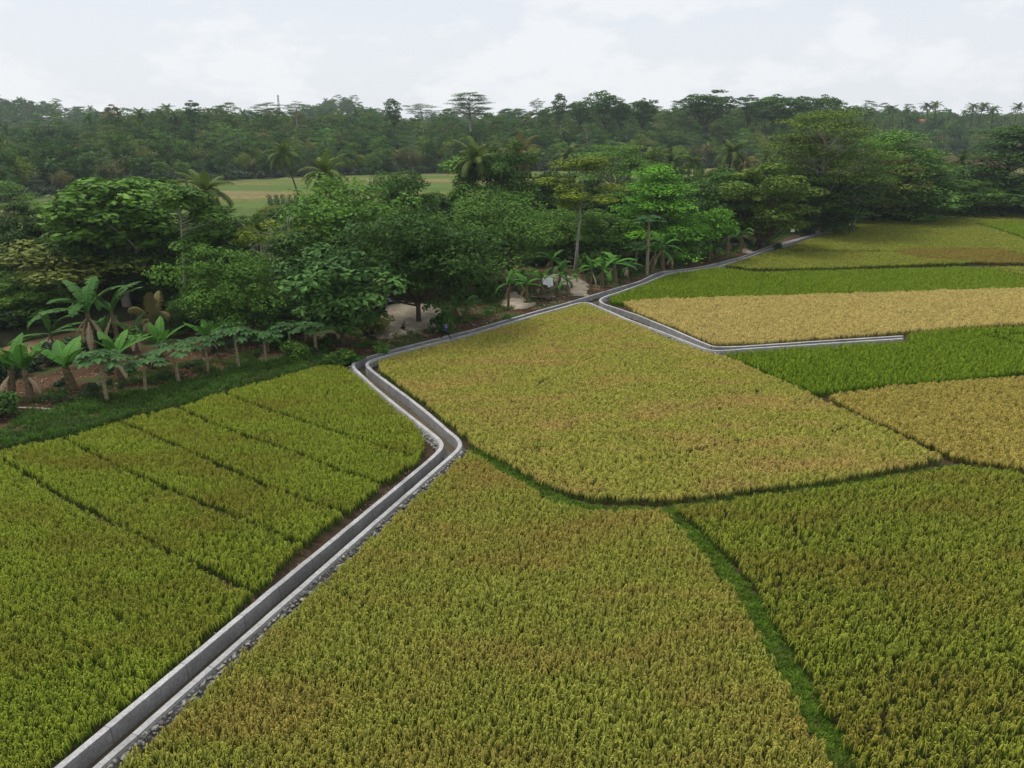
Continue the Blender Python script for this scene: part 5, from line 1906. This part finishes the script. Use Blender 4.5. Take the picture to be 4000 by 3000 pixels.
def figure(name, origin, fwd, J, shirt, trousers, label, mask=False):
    """J: joints in a body frame (forward, left, up) in metres"""
    f = np.array([fwd[0], fwd[1], 0.0])
    f /= np.linalg.norm(f)
    l = np.array([-f[1], f[0], 0])
    B = np.stack([f, l, [0, 0, 1.0]], 1)

    def w(p):
        return B @ np.asarray(p, float)
    j = {k: w(v) for k, v in J.items()}
    root = link(name, None, loc=origin)
    tag(root, label, "person")
    names = ['pelvis', 'belly', 'chest', 'neck', 'head', 'crown']
    pts = [j[n] for n in names]
    rad = [(.125, .1), (.115, .09), (.13, .1), .052, .085, .07]
    edges = [(0, 1), (1, 2), (2, 3), (3, 4), (4, 5)]
    idx = {n: q for q, n in enumerate(names)}
    for s in 'LR':
        for n, r_, par in (('sh', .058, 'chest'), ('el', .043, None), ('wr', .03, None), ('hand', (.038, .02), None)):
            idx[n + s] = len(pts)
            pts.append(j[n + s])
            rad.append(r_)
            edges.append((idx['chest'] if n == 'sh' else idx[n + s] - 1, idx[n + s]))
        for n, r_ in (('hip', .085), ('kn', .058), ('an', .04), ('toe', .035)):
            idx[n + s] = len(pts)
            pts.append(j[n + s])
            rad.append(r_)
            edges.append((0 if n == 'hip' else idx[n + s] - 1, idx[n + s]))
    ex = MB()
    hd = j['head']
    ex.tube([hd + f * .085 + [0, 0, .02], hd + f * .115 - [0, 0, .02]], [.008, .014], 6)          # nose
    ex.tube([hd + f * .088 + l * .025 - [0, 0, .05], hd + f * .088 - l * .025 - [0, 0, .05]], [.009, .009], 6)   # mouth
    for sg in (-1, 1):
        ellipsoid(ex, hd + l * sg * .088, (.02, .012, .03), seg=8, rings=5)                        # ears
        ellipsoid(ex, hd + f * .083 + l * sg * .032 + [0, 0, .025], (.008, .012, .008), seg=6, rings=5)
    for s in 'LR':                                                                                  # fingers
        hn, wr = j['hand' + s], j['wr' + s]
        d = (hn - wr) / np.linalg.norm(hn - wr)
        sd = np.cross(d, [0, 0, 1.0])
        sd /= np.linalg.norm(sd) + 1e-9
        up = np.cross(sd, d)
        for q in range(4):
            b = hn + sd * (q - 1.5) * .019
            Lf = (.062, .072, .067, .052)[q]
            ex.tube([b, b + d * Lf * .5 + up * .004, b + d * Lf * .85 - up * .014, b + d * Lf * .95 - up * .03], [.0095, .009, .008, .006], 6)
        sg = 1 if s == 'R' else -1
        b = wr + d * .03 + sd * sg * .03
        ex.tube([b, b + d * .03 + sd * sg * .02, b + d * .06 + sd * sg * .018 - up * .01], [.011, .01, .007], 6)
    link("body", skin_mesh("body", pts, edges, rad, M['skin'], 2, ex), root)
    # clothes
    tp = [j['pelvis'] + [0, 0, .02], j['belly'], j['chest'], j['chest'] * .45 + j['neck'] * .55]
    tr_ = [(.15, .12), (.145, .115), (.16, .125), .07]
    te = [(0, 1), (1, 2), (2, 3)]
    for s in 'LR':
        k = len(tp)
        tp += [j['sh' + s], j['sh' + s] * .25 + j['el' + s] * .75]
        tr_ += [.078, .062]
        te += [(2, k), (k, k + 1)]
    link("shirt", skin_mesh("shirt", tp, te, tr_, shirt), root)
    tp = [j['pelvis']]
    tr_ = [(.148, .12)]
    te = []
    for s in 'LR':
        k = len(tp)
        tp += [j['hip' + s], j['kn' + s], j['an' + s] * .93 + j['kn' + s] * .07]
        tr_ += [.105, .077, .058]
        te += [(0, k), (k, k + 1), (k + 1, k + 2)]
    link("trousers", skin_mesh("trousers", tp, te, tr_, trousers), root)
    for s in 'LR':
        mb = MB()
        a, t_ = j['an' + s], j['toe' + s]
        d = t_ - a
        d[2] = 0
        d /= np.linalg.norm(d) + 1e-9
        rot = np.stack([d, np.cross([0, 0, 1.0], d), [0, 0, 1.0]], 1)
        zb = min(a[2] - .08, t_[2] - .02)
        ellipsoid(mb, (a * .45 + t_ * .55) * [1, 1, 0] + [0, 0, zb + .045], (.145, .055, .055), rot)
        build(mb, "shoe", M['black'], root, True)
    mb = MB()
    up = (j['crown'] - hd)
    up /= np.linalg.norm(up)
    rot = np.stack([f, np.cross(up, f), up], 1)
    ellipsoid(mb, hd + up * .03 - f * .015, (.108, .1, .115), rot, 14, 8, -.1)
    build(mb, "hair", M['hair'], root, True)
    if mask:
        mb = MB()
        ellipsoid(mb, hd + f * .062 - [0, 0, .04], (.045, .075, .058), rot)
        build(mb, "face_mask", M['white'], root, True)
    return root, j, f, l


pL, pR = G(1731, 1318, TOP), G(1756, 1322, TOP)
pL, pR = nearest(w1, pL), nearest(w2, pR)
mid = (pL + pR) / 2
fw = pR - pL
fn = fw / np.linalg.norm(fw)
half = np.linalg.norm(fw) / 2
ro, j, f_, l_ = figure("person", (mid[0], mid[1], TOP), fn,
    dict(pelvis=(.0, 0, .86), belly=(.01, 0, 1.02), chest=(.03, 0, 1.24), neck=(.05, 0, 1.43), head=(.08, 0, 1.56), crown=(.08, 0, 1.63),
         shL=(.03, .17, 1.35), elL=(.16, .24, 1.12), wrL=(.33, .10, 1.27), handL=(.37, .06, 1.34),
         shR=(.03, -.17, 1.35), elR=(.20, -.25, 1.20), wrR=(.33, -.09, 1.38), handR=(.36, -.04, 1.45),
         hipL=(.0, .09, .82), knL=(half * .62, .08, .47), anL=(half - .04, .04, .09), toeL=(half + .14, .05, .03),
         hipR=(.0, -.09, .82), knR=(-half * .35, -.08, .46), anR=(-half - .02, -.04, .12), toeR=(-half + .14, -.05, .03)),
    M['blue'], M['blackcloth'], "person in a blue shirt, dark trousers and white face mask striding astride the canal walls", True)
mb = MB()
cc = np.array([mid[0], mid[1], TOP]) + (j['handL'] + j['handR']) / 2 + f_ * .06
rot = np.stack([f_, l_, [0, 0, 1.0]], 1)
mb.box(cc, (.07, .13, .09), rot)
mb.tube([cc + f_ * .03, cc + f_ * .12], [.036, .04], 10)
tag(build(mb, "camera_in_hands", M['black']), "small black camera held up by the striding person", "camera")

q = c6(582, 503)
x, y = G(q[0], q[1], .95)
dg = bpy.context.evaluated_depsgraph_get()


def top_at(x, y):
    bpy.context.view_layer.update()
    best = gz(x, y)
    for o in COL.objects:
        if o.type == 'MESH' and o.name.startswith("sand_heap"):
            me = o.data
            co = np.zeros(len(me.vertices) * 3, np.float32)
            me.vertices.foreach_get("co", co)
            co = co.reshape(-1, 3)
            d = np.hypot(co[:, 0] - x, co[:, 1] - y)
            k = int(np.argmin(d))
            if d[k] < .4:
                best = max(best, float(co[k, 2]))
    return best


zc = top_at(x, y)
x, y = G(q[0], q[1], zc)
zc = top_at(x, y)
figure("person", (x, y, zc - .01), (.95, -.3),
    dict(pelvis=(-.12, 0, .26), belly=(-.05, 0, .40), chest=(.06, 0, .58), neck=(.15, 0, .74), head=(.21, 0, .85), crown=(.22, 0, .92),
         shL=(.08, .17, .67), elL=(.28, .20, .46), wrL=(.45, .07, .50), handL=(.52, .03, .53),
         shR=(.08, -.17, .67), elR=(.28, -.20, .46), wrR=(.45, -.07, .50), handR=(.52, -.03, .53),
         hipL=(-.1, .1, .25), knL=(.26, .17, .42), anL=(.02, .13, .09), toeL=(.18, .16, .03),
         hipR=(-.1, -.1, .25), knR=(.26, -.17, .42), anR=(.02, -.13, .09), toeR=(.18, -.16, .03)),
    M['darkcloth'], M['blackcloth'], "person in dark clothes crouching on the sand heap with hands together")

# parked car behind the sand heap
def car():
    x, y = G(1508, 1207, .3)
    z = gz(x, y) + .02
    ang = math.radians(-6)
    rt = link("parked_car", None, loc=(x, y, z), rz=ang)
    tag(rt, "dark parked car with silver edges, mostly hidden by the huge dark tree", "car")
    paint = simple("dark_car_paint", (.03, .032, .036), .3, .5, .1)
    silver = simple("silver_paint", (.55, .56, .57), .35, .5, .1)
    glass = simple("tinted_glass", (.012, .015, .018), .08, .5, .1)
    rub = M['black']
    L, W = 4.4, 1.72

    def loft(sections, mat, name, parent, inset=.0):
        mb = MB()
        n = len(sections[0])
        V = np.concatenate([np.asarray(s_, float) for s_ in sections])
        k = len(sections)
        i, jj = np.meshgrid(np.arange(k - 1), np.arange(n), indexing='ij')
        mb.add(V, np.stack([i * n + jj, i * n + (jj + 1) % n, (i + 1) * n + (jj + 1) % n, (i + 1) * n + jj], -1).reshape(-1, 4))
        for e in (0, (k - 1) * n):
            mb.f.append((np.array([list(range(e, e + n))]), 0, np.array([.5])))
        return build(mb, name, mat, parent, True)
    prof = [(-2.2, .35), (-2.22, .75), (-2.12, 1.0), (-1.0, 1.04), (.75, 1.02), (1.9, .9), (2.18, .72), (2.2, .35)]
    secs = []
    for yy, sh in ((-W / 2, .03), (-W / 2 + .06, 0), (W / 2 - .06, 0), (W / 2, .03)):
        secs.append([(px * (1 - sh * .3), yy, pz - sh * (pz > .5)) for px, pz in prof])
    body = loft(secs, paint, "body", rt)
    roof = [(-2.05, 1.0), (-1.85, 1.55), (-1.5, 1.66), (.1, 1.66), (.4, 1.58), (1.05, 1.03)]
    secs = []
    for yy, k in ((-W / 2 + .06, 0), (-W / 2 + .22, 1), (W / 2 - .22, 1), (W / 2 - .06, 0)):
        secs.append([(px, yy, 1.0 + (pz - 1.0) * (1.0 if k else .86)) for px, pz in roof])
    loft(secs, silver, "cabin", rt)
    for sg in (-1, 1):
        for a, b in ((-1.78, -.95), (-.88, -.1), (-.03, .62)):
            mb = MB()
            yy = sg * (W / 2 - .045)
            tl = min(b, .38)
            V = [(a, yy, 1.06), (b, yy, 1.06), (tl, yy - sg * .06, 1.46), (a + .08, yy - sg * .06, 1.46)]
            V2 = [(p[0], p[1] + sg * .012, p[2]) for p in V]
            mb.add(V + V2, [(0, 1, 2, 3), (4, 5, 6, 7), (0, 1, 5, 4), (1, 2, 6, 5), (2, 3, 7, 6), (3, 0, 4, 7)])
            build(mb, "side_window", glass, rt)
    mb = MB()
    mb.add([(-2.085, -.6, 1.06), (-2.085, .6, 1.06), (-1.92, .5, 1.48), (-1.92, -.5, 1.48)], [(0, 1, 2, 3)])
    build(mb, "rear_window", glass, rt)
    mb = MB()
    mb.add([(1.04, -.68, 1.07), (1.04, .68, 1.07), (.46, .55, 1.58), (.46, -.55, 1.58)], [(0, 1, 2, 3)])
    build(mb, "windscreen", glass, rt)
    for xx in (-1.35, 1.4):
        for sg in (-1, 1):
            mb = MB()
            mb.tube([(xx, sg * (W / 2 - .2), .33), (xx, sg * (W / 2 + .01), .33)], [.33, .33], 16)
            wh = build(mb, "wheel", rub, rt)
            mb = MB()
            mb.tube([(xx, sg * (W / 2), .33), (xx, sg * (W / 2 + .02), .33)], [.2, .19], 12)
            build(mb, "rim", silver, wh)
    red = simple("tail_lamp_red", (.35, .02, .015), .2, .5, .1)
    for sg in (-1, 1):
        mb = MB()
        mb.box((-2.2, sg * .72, .88), (.06, .2, .22))
        build(mb, "tail_lamp", red, rt)
        mb = MB()
        mb.box((2.12, sg * .66, .74), (.1, .3, .14))
        build(mb, "headlight", M['white'], rt)
    mb = MB()
    mb.box((-2.24, 0, .5), (.1, 1.6, .2))
    build(mb, "bumper", silver, rt)


car()

# little hut, bench, rack, sheet
M['wood'] = simple("grey_wood", (.22, .17, .12), .9, .1, .5, 3)
M['bamboo'] = simple("dry_bamboo", (.46, .39, .27), .7, .2, .3, 3)
M['sack'] = simple("brown_sacking", (.24, .19, .13), .9, .1, .4, 3)


def ground_pt(a, b):
    x, y = G(a, b, .4)
    return x, y, gz(x, y)


x, y, z = ground_pt(*c5(430, 475))
hut = link("bamboo_hut", None, loc=(x, y, z))
tag(hut, "little open hut of poles under a brown sacking roof beside the sand heap", "hut")
for sx in (-.9, .9):
    for sy in (-.6, .6):
        mb = MB()
        mb.tube([(sx, sy, -.2), (sx * 1.02, sy, 1.7 - .25 * sy)], [.05, .045], 6)
        build(mb, "post", M['wood'], hut)
mb = MB()
g = np.linspace(-1, 1, 7)
V = np.array([[a * 1.2, b * .95, 1.75 - .42 * b + .08 * math.sin(3 * a) - .1 * a * a] for a in g for b in g])
i, jj = np.meshgrid(np.arange(6), np.arange(6), indexing='ij')
ff = np.stack([i * 7 + jj, (i + 1) * 7 + jj, (i + 1) * 7 + jj + 1, i * 7 + jj + 1], -1).reshape(-1, 4)
mb.add(V, ff)
mb.add(V - [0, 0, .03], ff[:, ::-1])
build(mb, "roof", M['sack'], hut)
mb = MB()
mb.box((0, .0, .5), (1.8, 1.1, .06))
build(mb, "platform", M['wood'], hut)
x, y, z = ground_pt(*c5(500, 480))
pb = link("plank_bench", None, loc=(x, y, z), rz=.25)
tag(pb, "rough grey plank bench right of the little hut", "bench")
mb = MB()
for q in range(4):
    mb.box((0, -.35 + q * .22, .5 + .012 * q), (2.2 - .15 * q, .19, .04), Matrix.Rotation(.05 * (q - 2), 3, 'Z'))
build(mb, "plank_top", M['wood'], pb)
for sx in (-.8, .8):
    mb = MB()
    mb.tube([(sx, -.2, -.15), (sx * 1.05, -.2, .49)], .05, 6)
    mb.tube([(sx, .25, -.15), (sx * 1.05, .25, .5)], .05, 6)
    build(mb, "leg", M['wood'], pb)
x, y, z = ground_pt(*c5(580, 440))
rk = link("bamboo_rack", None, loc=(x, y, z), rz=.3)
tag(rk, "ladder-like bamboo rack leaning over the sand beside a banana trunk", "rack")
for sy in (-.32, .32):
    mb = MB()
    mb.tube([(-.9, sy, .95), (.9, sy, 1.6)], .035, 6)
    build(mb, "rail", M['bamboo'], rk)
for q in range(8):
    mb = MB()
    t_ = -.8 + q * .23
    mb.tube([(t_, -.42, .99 + .361 * (t_ + .9)), (t_, .42, .99 + .361 * (t_ + .9))], .025, 6)
    build(mb, "rung", M['bamboo'], rk)
for sx in (-.7, .7):
    mb = MB()
    mb.tube([(sx, .3, -.2), (sx, .32, .99 + .361 * (sx + .9) - .05)], .045, 6)
    build(mb, "post", M['wood'], rk)
x, y, z = ground_pt(*c5(505, 375))
mb = MB()
g = np.linspace(-1, 1, 9)
V = np.array([[a * .75, b * .3 - .1, 1.0 + .75 * b + .08 * math.sin(4 * a + 2 * b)] for a in g for b in g])
i, jj = np.meshgrid(np.arange(8), np.arange(8), indexing='ij')
ff = np.stack([i * 9 + jj, (i + 1) * 9 + jj, (i + 1) * 9 + jj + 1, i * 9 + jj + 1], -1).reshape(-1, 4)
mb.add(V, ff)
mb.add(V + [0, .025, 0], ff[:, ::-1])
sh = link("hanging_sheet", None, loc=(x, y, z), rz=.2)
tag(sh, "white sheet hung on two poles behind the little hut", "sheet")
build(mb, "cloth", M['white'], sh, True)
for sx in (-.75, .75):
    mb = MB()
    mb.tube([(sx, .25, -.2), (sx, .25, 1.85)], .035, 6)
    build(mb, "pole", M['wood'], sh)

# notice board by the canal's far end
x, y, z = ground_pt(3093, 935)
bd = link("notice_board", None, loc=(x, y, z), rz=-.15)
tag(bd, "blank white notice board on two posts beside the canal's far end", "notice board")
for sx in (-.3, .3):
    mb = MB()
    mb.tube([(sx, .03, -.2), (sx * .9, .03, 3.0)], .045, 6)
    build(mb, "post", M['wood'], bd)
mb = MB()
mb.box((0, -.04, 2.25), (.72, .05, 1.6))
build(mb, "board", M['white'], bd)

# pale pole on the ground
a, b = ground_pt(53, 1602), ground_pt(259, 1614)
mb = MB()
mb.tube([(a[0], a[1], a[2] + .12), ((a[0] + b[0]) / 2, (a[1] + b[1]) / 2, (a[2] + b[2]) / 2 + .16), (b[0], b[1], b[2] + .12)], [.09, .085, .07], 8)
tag(build(mb, "bamboo_pole", M['bamboo'], smooth_=True), "long pale pole lying on the soil at the lower left edge of the bank", "pole")
for (p0, p1), lb in ((((c6(930, 640)[0], 1322), (0, 0)), ""),):
    pass
# leaning sapling stake next to the walking person
a = ground_pt(1757, 1300)
mb = MB()
mb.tube([(a[0], a[1], a[2] - .1), (a[0] - .02, a[1], a[2] + 1.7), (a[0] + .12, a[1], a[2] + 3.2)], [.045, .035, .02], 6)
mb.tube([(a[0] - .02, a[1], a[2] + 1.5), (a[0] + .45, a[1], a[2] + 1.1)], [.03, .015], 6)
tag(build(mb, "dead_sapling", M['wood']), "thin dead sapling with a broken twig right behind the striding person", "sapling")
# stones on the bank
for (a, b, r_, lb) in ((1920, 1220, .28, "pale round stone on the soil bank left of the front bananas"), (1850, 1275, .2, "flat stone at the canal's edge right of the striding person"), (1706, 1298, .26, "pale stone in the rubble left of the striding person's feet"),
                       (2075, 1165, .24, "stone on the soil below the little hut")):
    x, y, z = ground_pt(a, b)
    mb = MB()
    rocks(mb, [np.array([x, y, z + r_ * .4])], [r_], flat=.7)
    tag(build(mb, "stone", M['rock']), lb, "stone")
# bent bare trunk at the back edge
yb = G(3371, 832, .3)[1]
pp = [(3371, 832), (3376, 800), (3395, 778), (3420, 762), (3440, 740), (3462, 728)]
path = []
for q, (a, b) in enumerate(pp):
    d = ray(a, b)
    yy = yb + q * .35
    path.append((d[0] / d[1] * yy, yy, CAMZ + d[2] / d[1] * yy))
path = np.array(path)
path[0, 2] = gz(path[0, 0], path[0, 1]) - .3
lt = link("leaning_tree", None, loc=tuple(path[0]))
tag(lt, "bent bare pale trunk with a forked tip leaning over the back edge of the fields", "tree")
mb = MB()
mb.tube(path - path[0], np.linspace(.34, .1, 6), 8)
mb.tube([path[3] - path[0], path[3] - path[0] + [-.3, 0, 1.6]], [.14, .07], 6)
build(mb, "trunk", M['palebark'], lt, True)
mb = MB()
r = np.random.default_rng(5)
for q in range(5):
    clump_leaves(mb, path[-1] - path[0] + r.normal(0, .9, 3) + [1.5, 0, 1.2], (1.2, 1.2, .7), 160, .4, r)
o = build(mb, "crown", M['leaf'], lt)
o.color = (*GREEN['olive'], 1)
# orange sheet in the hedge
d = ray(3690, 715)
yy = G(3690, 832, .3)[1]
x, z = d[0] / d[1] * yy, CAMZ + d[2] / d[1] * yy
mb = MB()
V = np.array([[a * 1.1, b * .35, a * .9 + .1 * math.sin(5 * b)] for a in np.linspace(-1, 1, 5) for b in np.linspace(-1, 1, 5)])
i, jj = np.meshgrid(np.arange(4), np.arange(4), indexing='ij')
ff = np.stack([i * 5 + jj, (i + 1) * 5 + jj, (i + 1) * 5 + jj + 1, i * 5 + jj + 1], -1).reshape(-1, 4)
mb.add(V, ff)
mb.add(V + [0, -.04, .03], ff[:, ::-1])
ob = link("orange_sheet", None, loc=(x, yy - 2.5, z))
tag(ob, "orange sheet tilted on a pole among the bananas at the far right", "sheet")
build(mb, "cloth", simple("orange_cloth", (.62, .16, .03), .8, .2, .2), ob, True)
mb = MB()
mb.tube([(0, 0, gz(x, yy - 2.5) - z - .2), (0, 0, 0)], .06, 6)
build(mb, "pole", M['wood'], ob)

# staked bean plants on the far plot
for q in range(14):
    a = 1056 + (q % 7) * 26 + (q // 7) * 9
    b = 812 + (q // 7) * 24
    x, y = G(a, b, 0)
    z = gz(x, y)
    st = link("staked_plant", None, loc=(x, y, z), rz=R.uniform(0, 6))
    tag(st, "climbing plant on tall stakes in the little plot beyond the trees at left", "plant", "staked plants on the far plot")
    mb = MB()
    for s_ in (-1, 1):
        mb.tube([(s_ * .6, 0, -.1), (s_ * .1, 0, 3.2)], .05, 5)
    build(mb, "stakes", M['wood'], st)
    mb = MB()
    rr = np.random.default_rng(q)
    for c_ in range(4):
        clump_leaves(mb, np.array([0, 0, .6 + .7 * c_]), (.8, .8, .6), 60, .35, rr)
    o = build(mb, "foliage", M['leaf'], st)
    o.color = (.05, .1, .04, 1)

# houses among the hill trees, mast
tile = simple("red_roof_tiles", (.42, .13, .07), .8, .2, .3, 1.5)
tile2 = simple("grey_brown_roof", (.20, .16, .14), .9, .1, .3, 1.5)
wallm = simple("pale_house_wall", (.62, .58, .52), .9, .1, .2, 1.0)


def house(x, y, h, Wd, Dp, rot, rmat, label):
    rt = link("house", None, loc=(x, y, gz(x, y)), rz=rot)
    tag(rt, label, "house")
    hw = h - 1.9
    mb = MB()
    mb.box((0, 0, hw / 2 - 1), (Wd, Dp, hw + 2))
    build(mb, "wall", wallm, rt)
    mb = MB()
    a, b = Wd / 2 + .7, Dp / 2 + .7
    V = [(-a, -b, hw - .2), (a, -b, hw - .2), (a, b, hw - .2), (-a, b, hw - .2), (-a * .75, 0, h), (a * .75, 0, h)]
    mb.add(V, [(0, 1, 5, 4), (2, 3, 4, 5)])
    mb.add(V, [(1, 2, 5), (3, 0, 4)])
    mb.add(V, [(3, 2, 1, 0)])
    build(mb, "roof", rmat, rt)
    for q in (-1, 1):
        mb = MB()
        mb.box((q * Wd * .25, -Dp / 2 - .02, hw * .55), (1.2, .06, 1.2))
        build(mb, "window", M['black'], rt)


for (cx, cy, h, Wd, Dp, rot, rm, lb), (x, y) in zip(HOUSES, HXY):
    house(x, y, h, Wd, Dp, rot, tile if rm == 'red' else tile2, lb)

d = ray(600 * 1.8083, 205 * 1.8083)
yy = 640
x = d[0] / d[1] * yy
zt = top_z(600 * 1.8083, 205 * 1.8083, yy)
zb = gz(x, yy)
tw = link("radio_mast", None, loc=(x, yy, zb))
tag(tw, "thin lattice radio mast rising above the left skyline", "mast")
Hm = zt - zb
mb = MB()
n = 12
for k in range(n):
    a, b = k / n, (k + 1) / n
    ra, rb = 2.0 * (1 - a) + .45 * a, 2.0 * (1 - b) + .45 * b
    for c in range(4):
        a0, a1 = math.pi / 4 + c * math.pi / 2, math.pi / 4 + (c + 1) * math.pi / 2
        P0 = np.array([ra * math.cos(a0), ra * math.sin(a0), a * Hm])
        P1 = np.array([rb * math.cos(a0), rb * math.sin(a0), b * Hm])
        Q1 = np.array([rb * math.cos(a1), rb * math.sin(a1), b * Hm])
        mb.tube([P0, P1], .14, 4, cap=False)
        mb.tube([P0, Q1], .08, 4, cap=False)
build(mb, "lattice_frame", simple("mast_paint", (.55, .42, .4), .6, .3, .2, .3), tw)
mb = MB()
for q in range(3):
    mb.box((.5 * math.cos(q * 2.1), .5 * math.sin(q * 2.1), Hm * .93), (.3, .3, 2.6))
build(mb, "antenna", M['white'], tw)

# ------------------------------------------------------------------ haze
hz = bpy.data.materials.new("air_haze")
hz.use_nodes = True
nt = hz.node_tree
nt.nodes.clear()
ho = nt.nodes.new("ShaderNodeOutputMaterial")
pv = nt.nodes.new("ShaderNodeVolumePrincipled")
pv.inputs["Color"].default_value = (.80, .90, 1.0, 1)
pv.inputs["Density"].default_value = 0.00013
pv.inputs["Anisotropy"].default_value = 0.2
nt.links.new(pv.outputs[0], ho.inputs["Volume"])
zmin = float(gzv.min()) - 1.0
mb = MB()
mb.box((0, 695, (zmin + 95) / 2), (2900, 1550, 95 - zmin))
hb = build(mb, "haze", hz)
tag(hb, "thin bluish haze in the air over the valley", "haze", kind="stuff")
print('haze', zmin, float(gzv.max()))
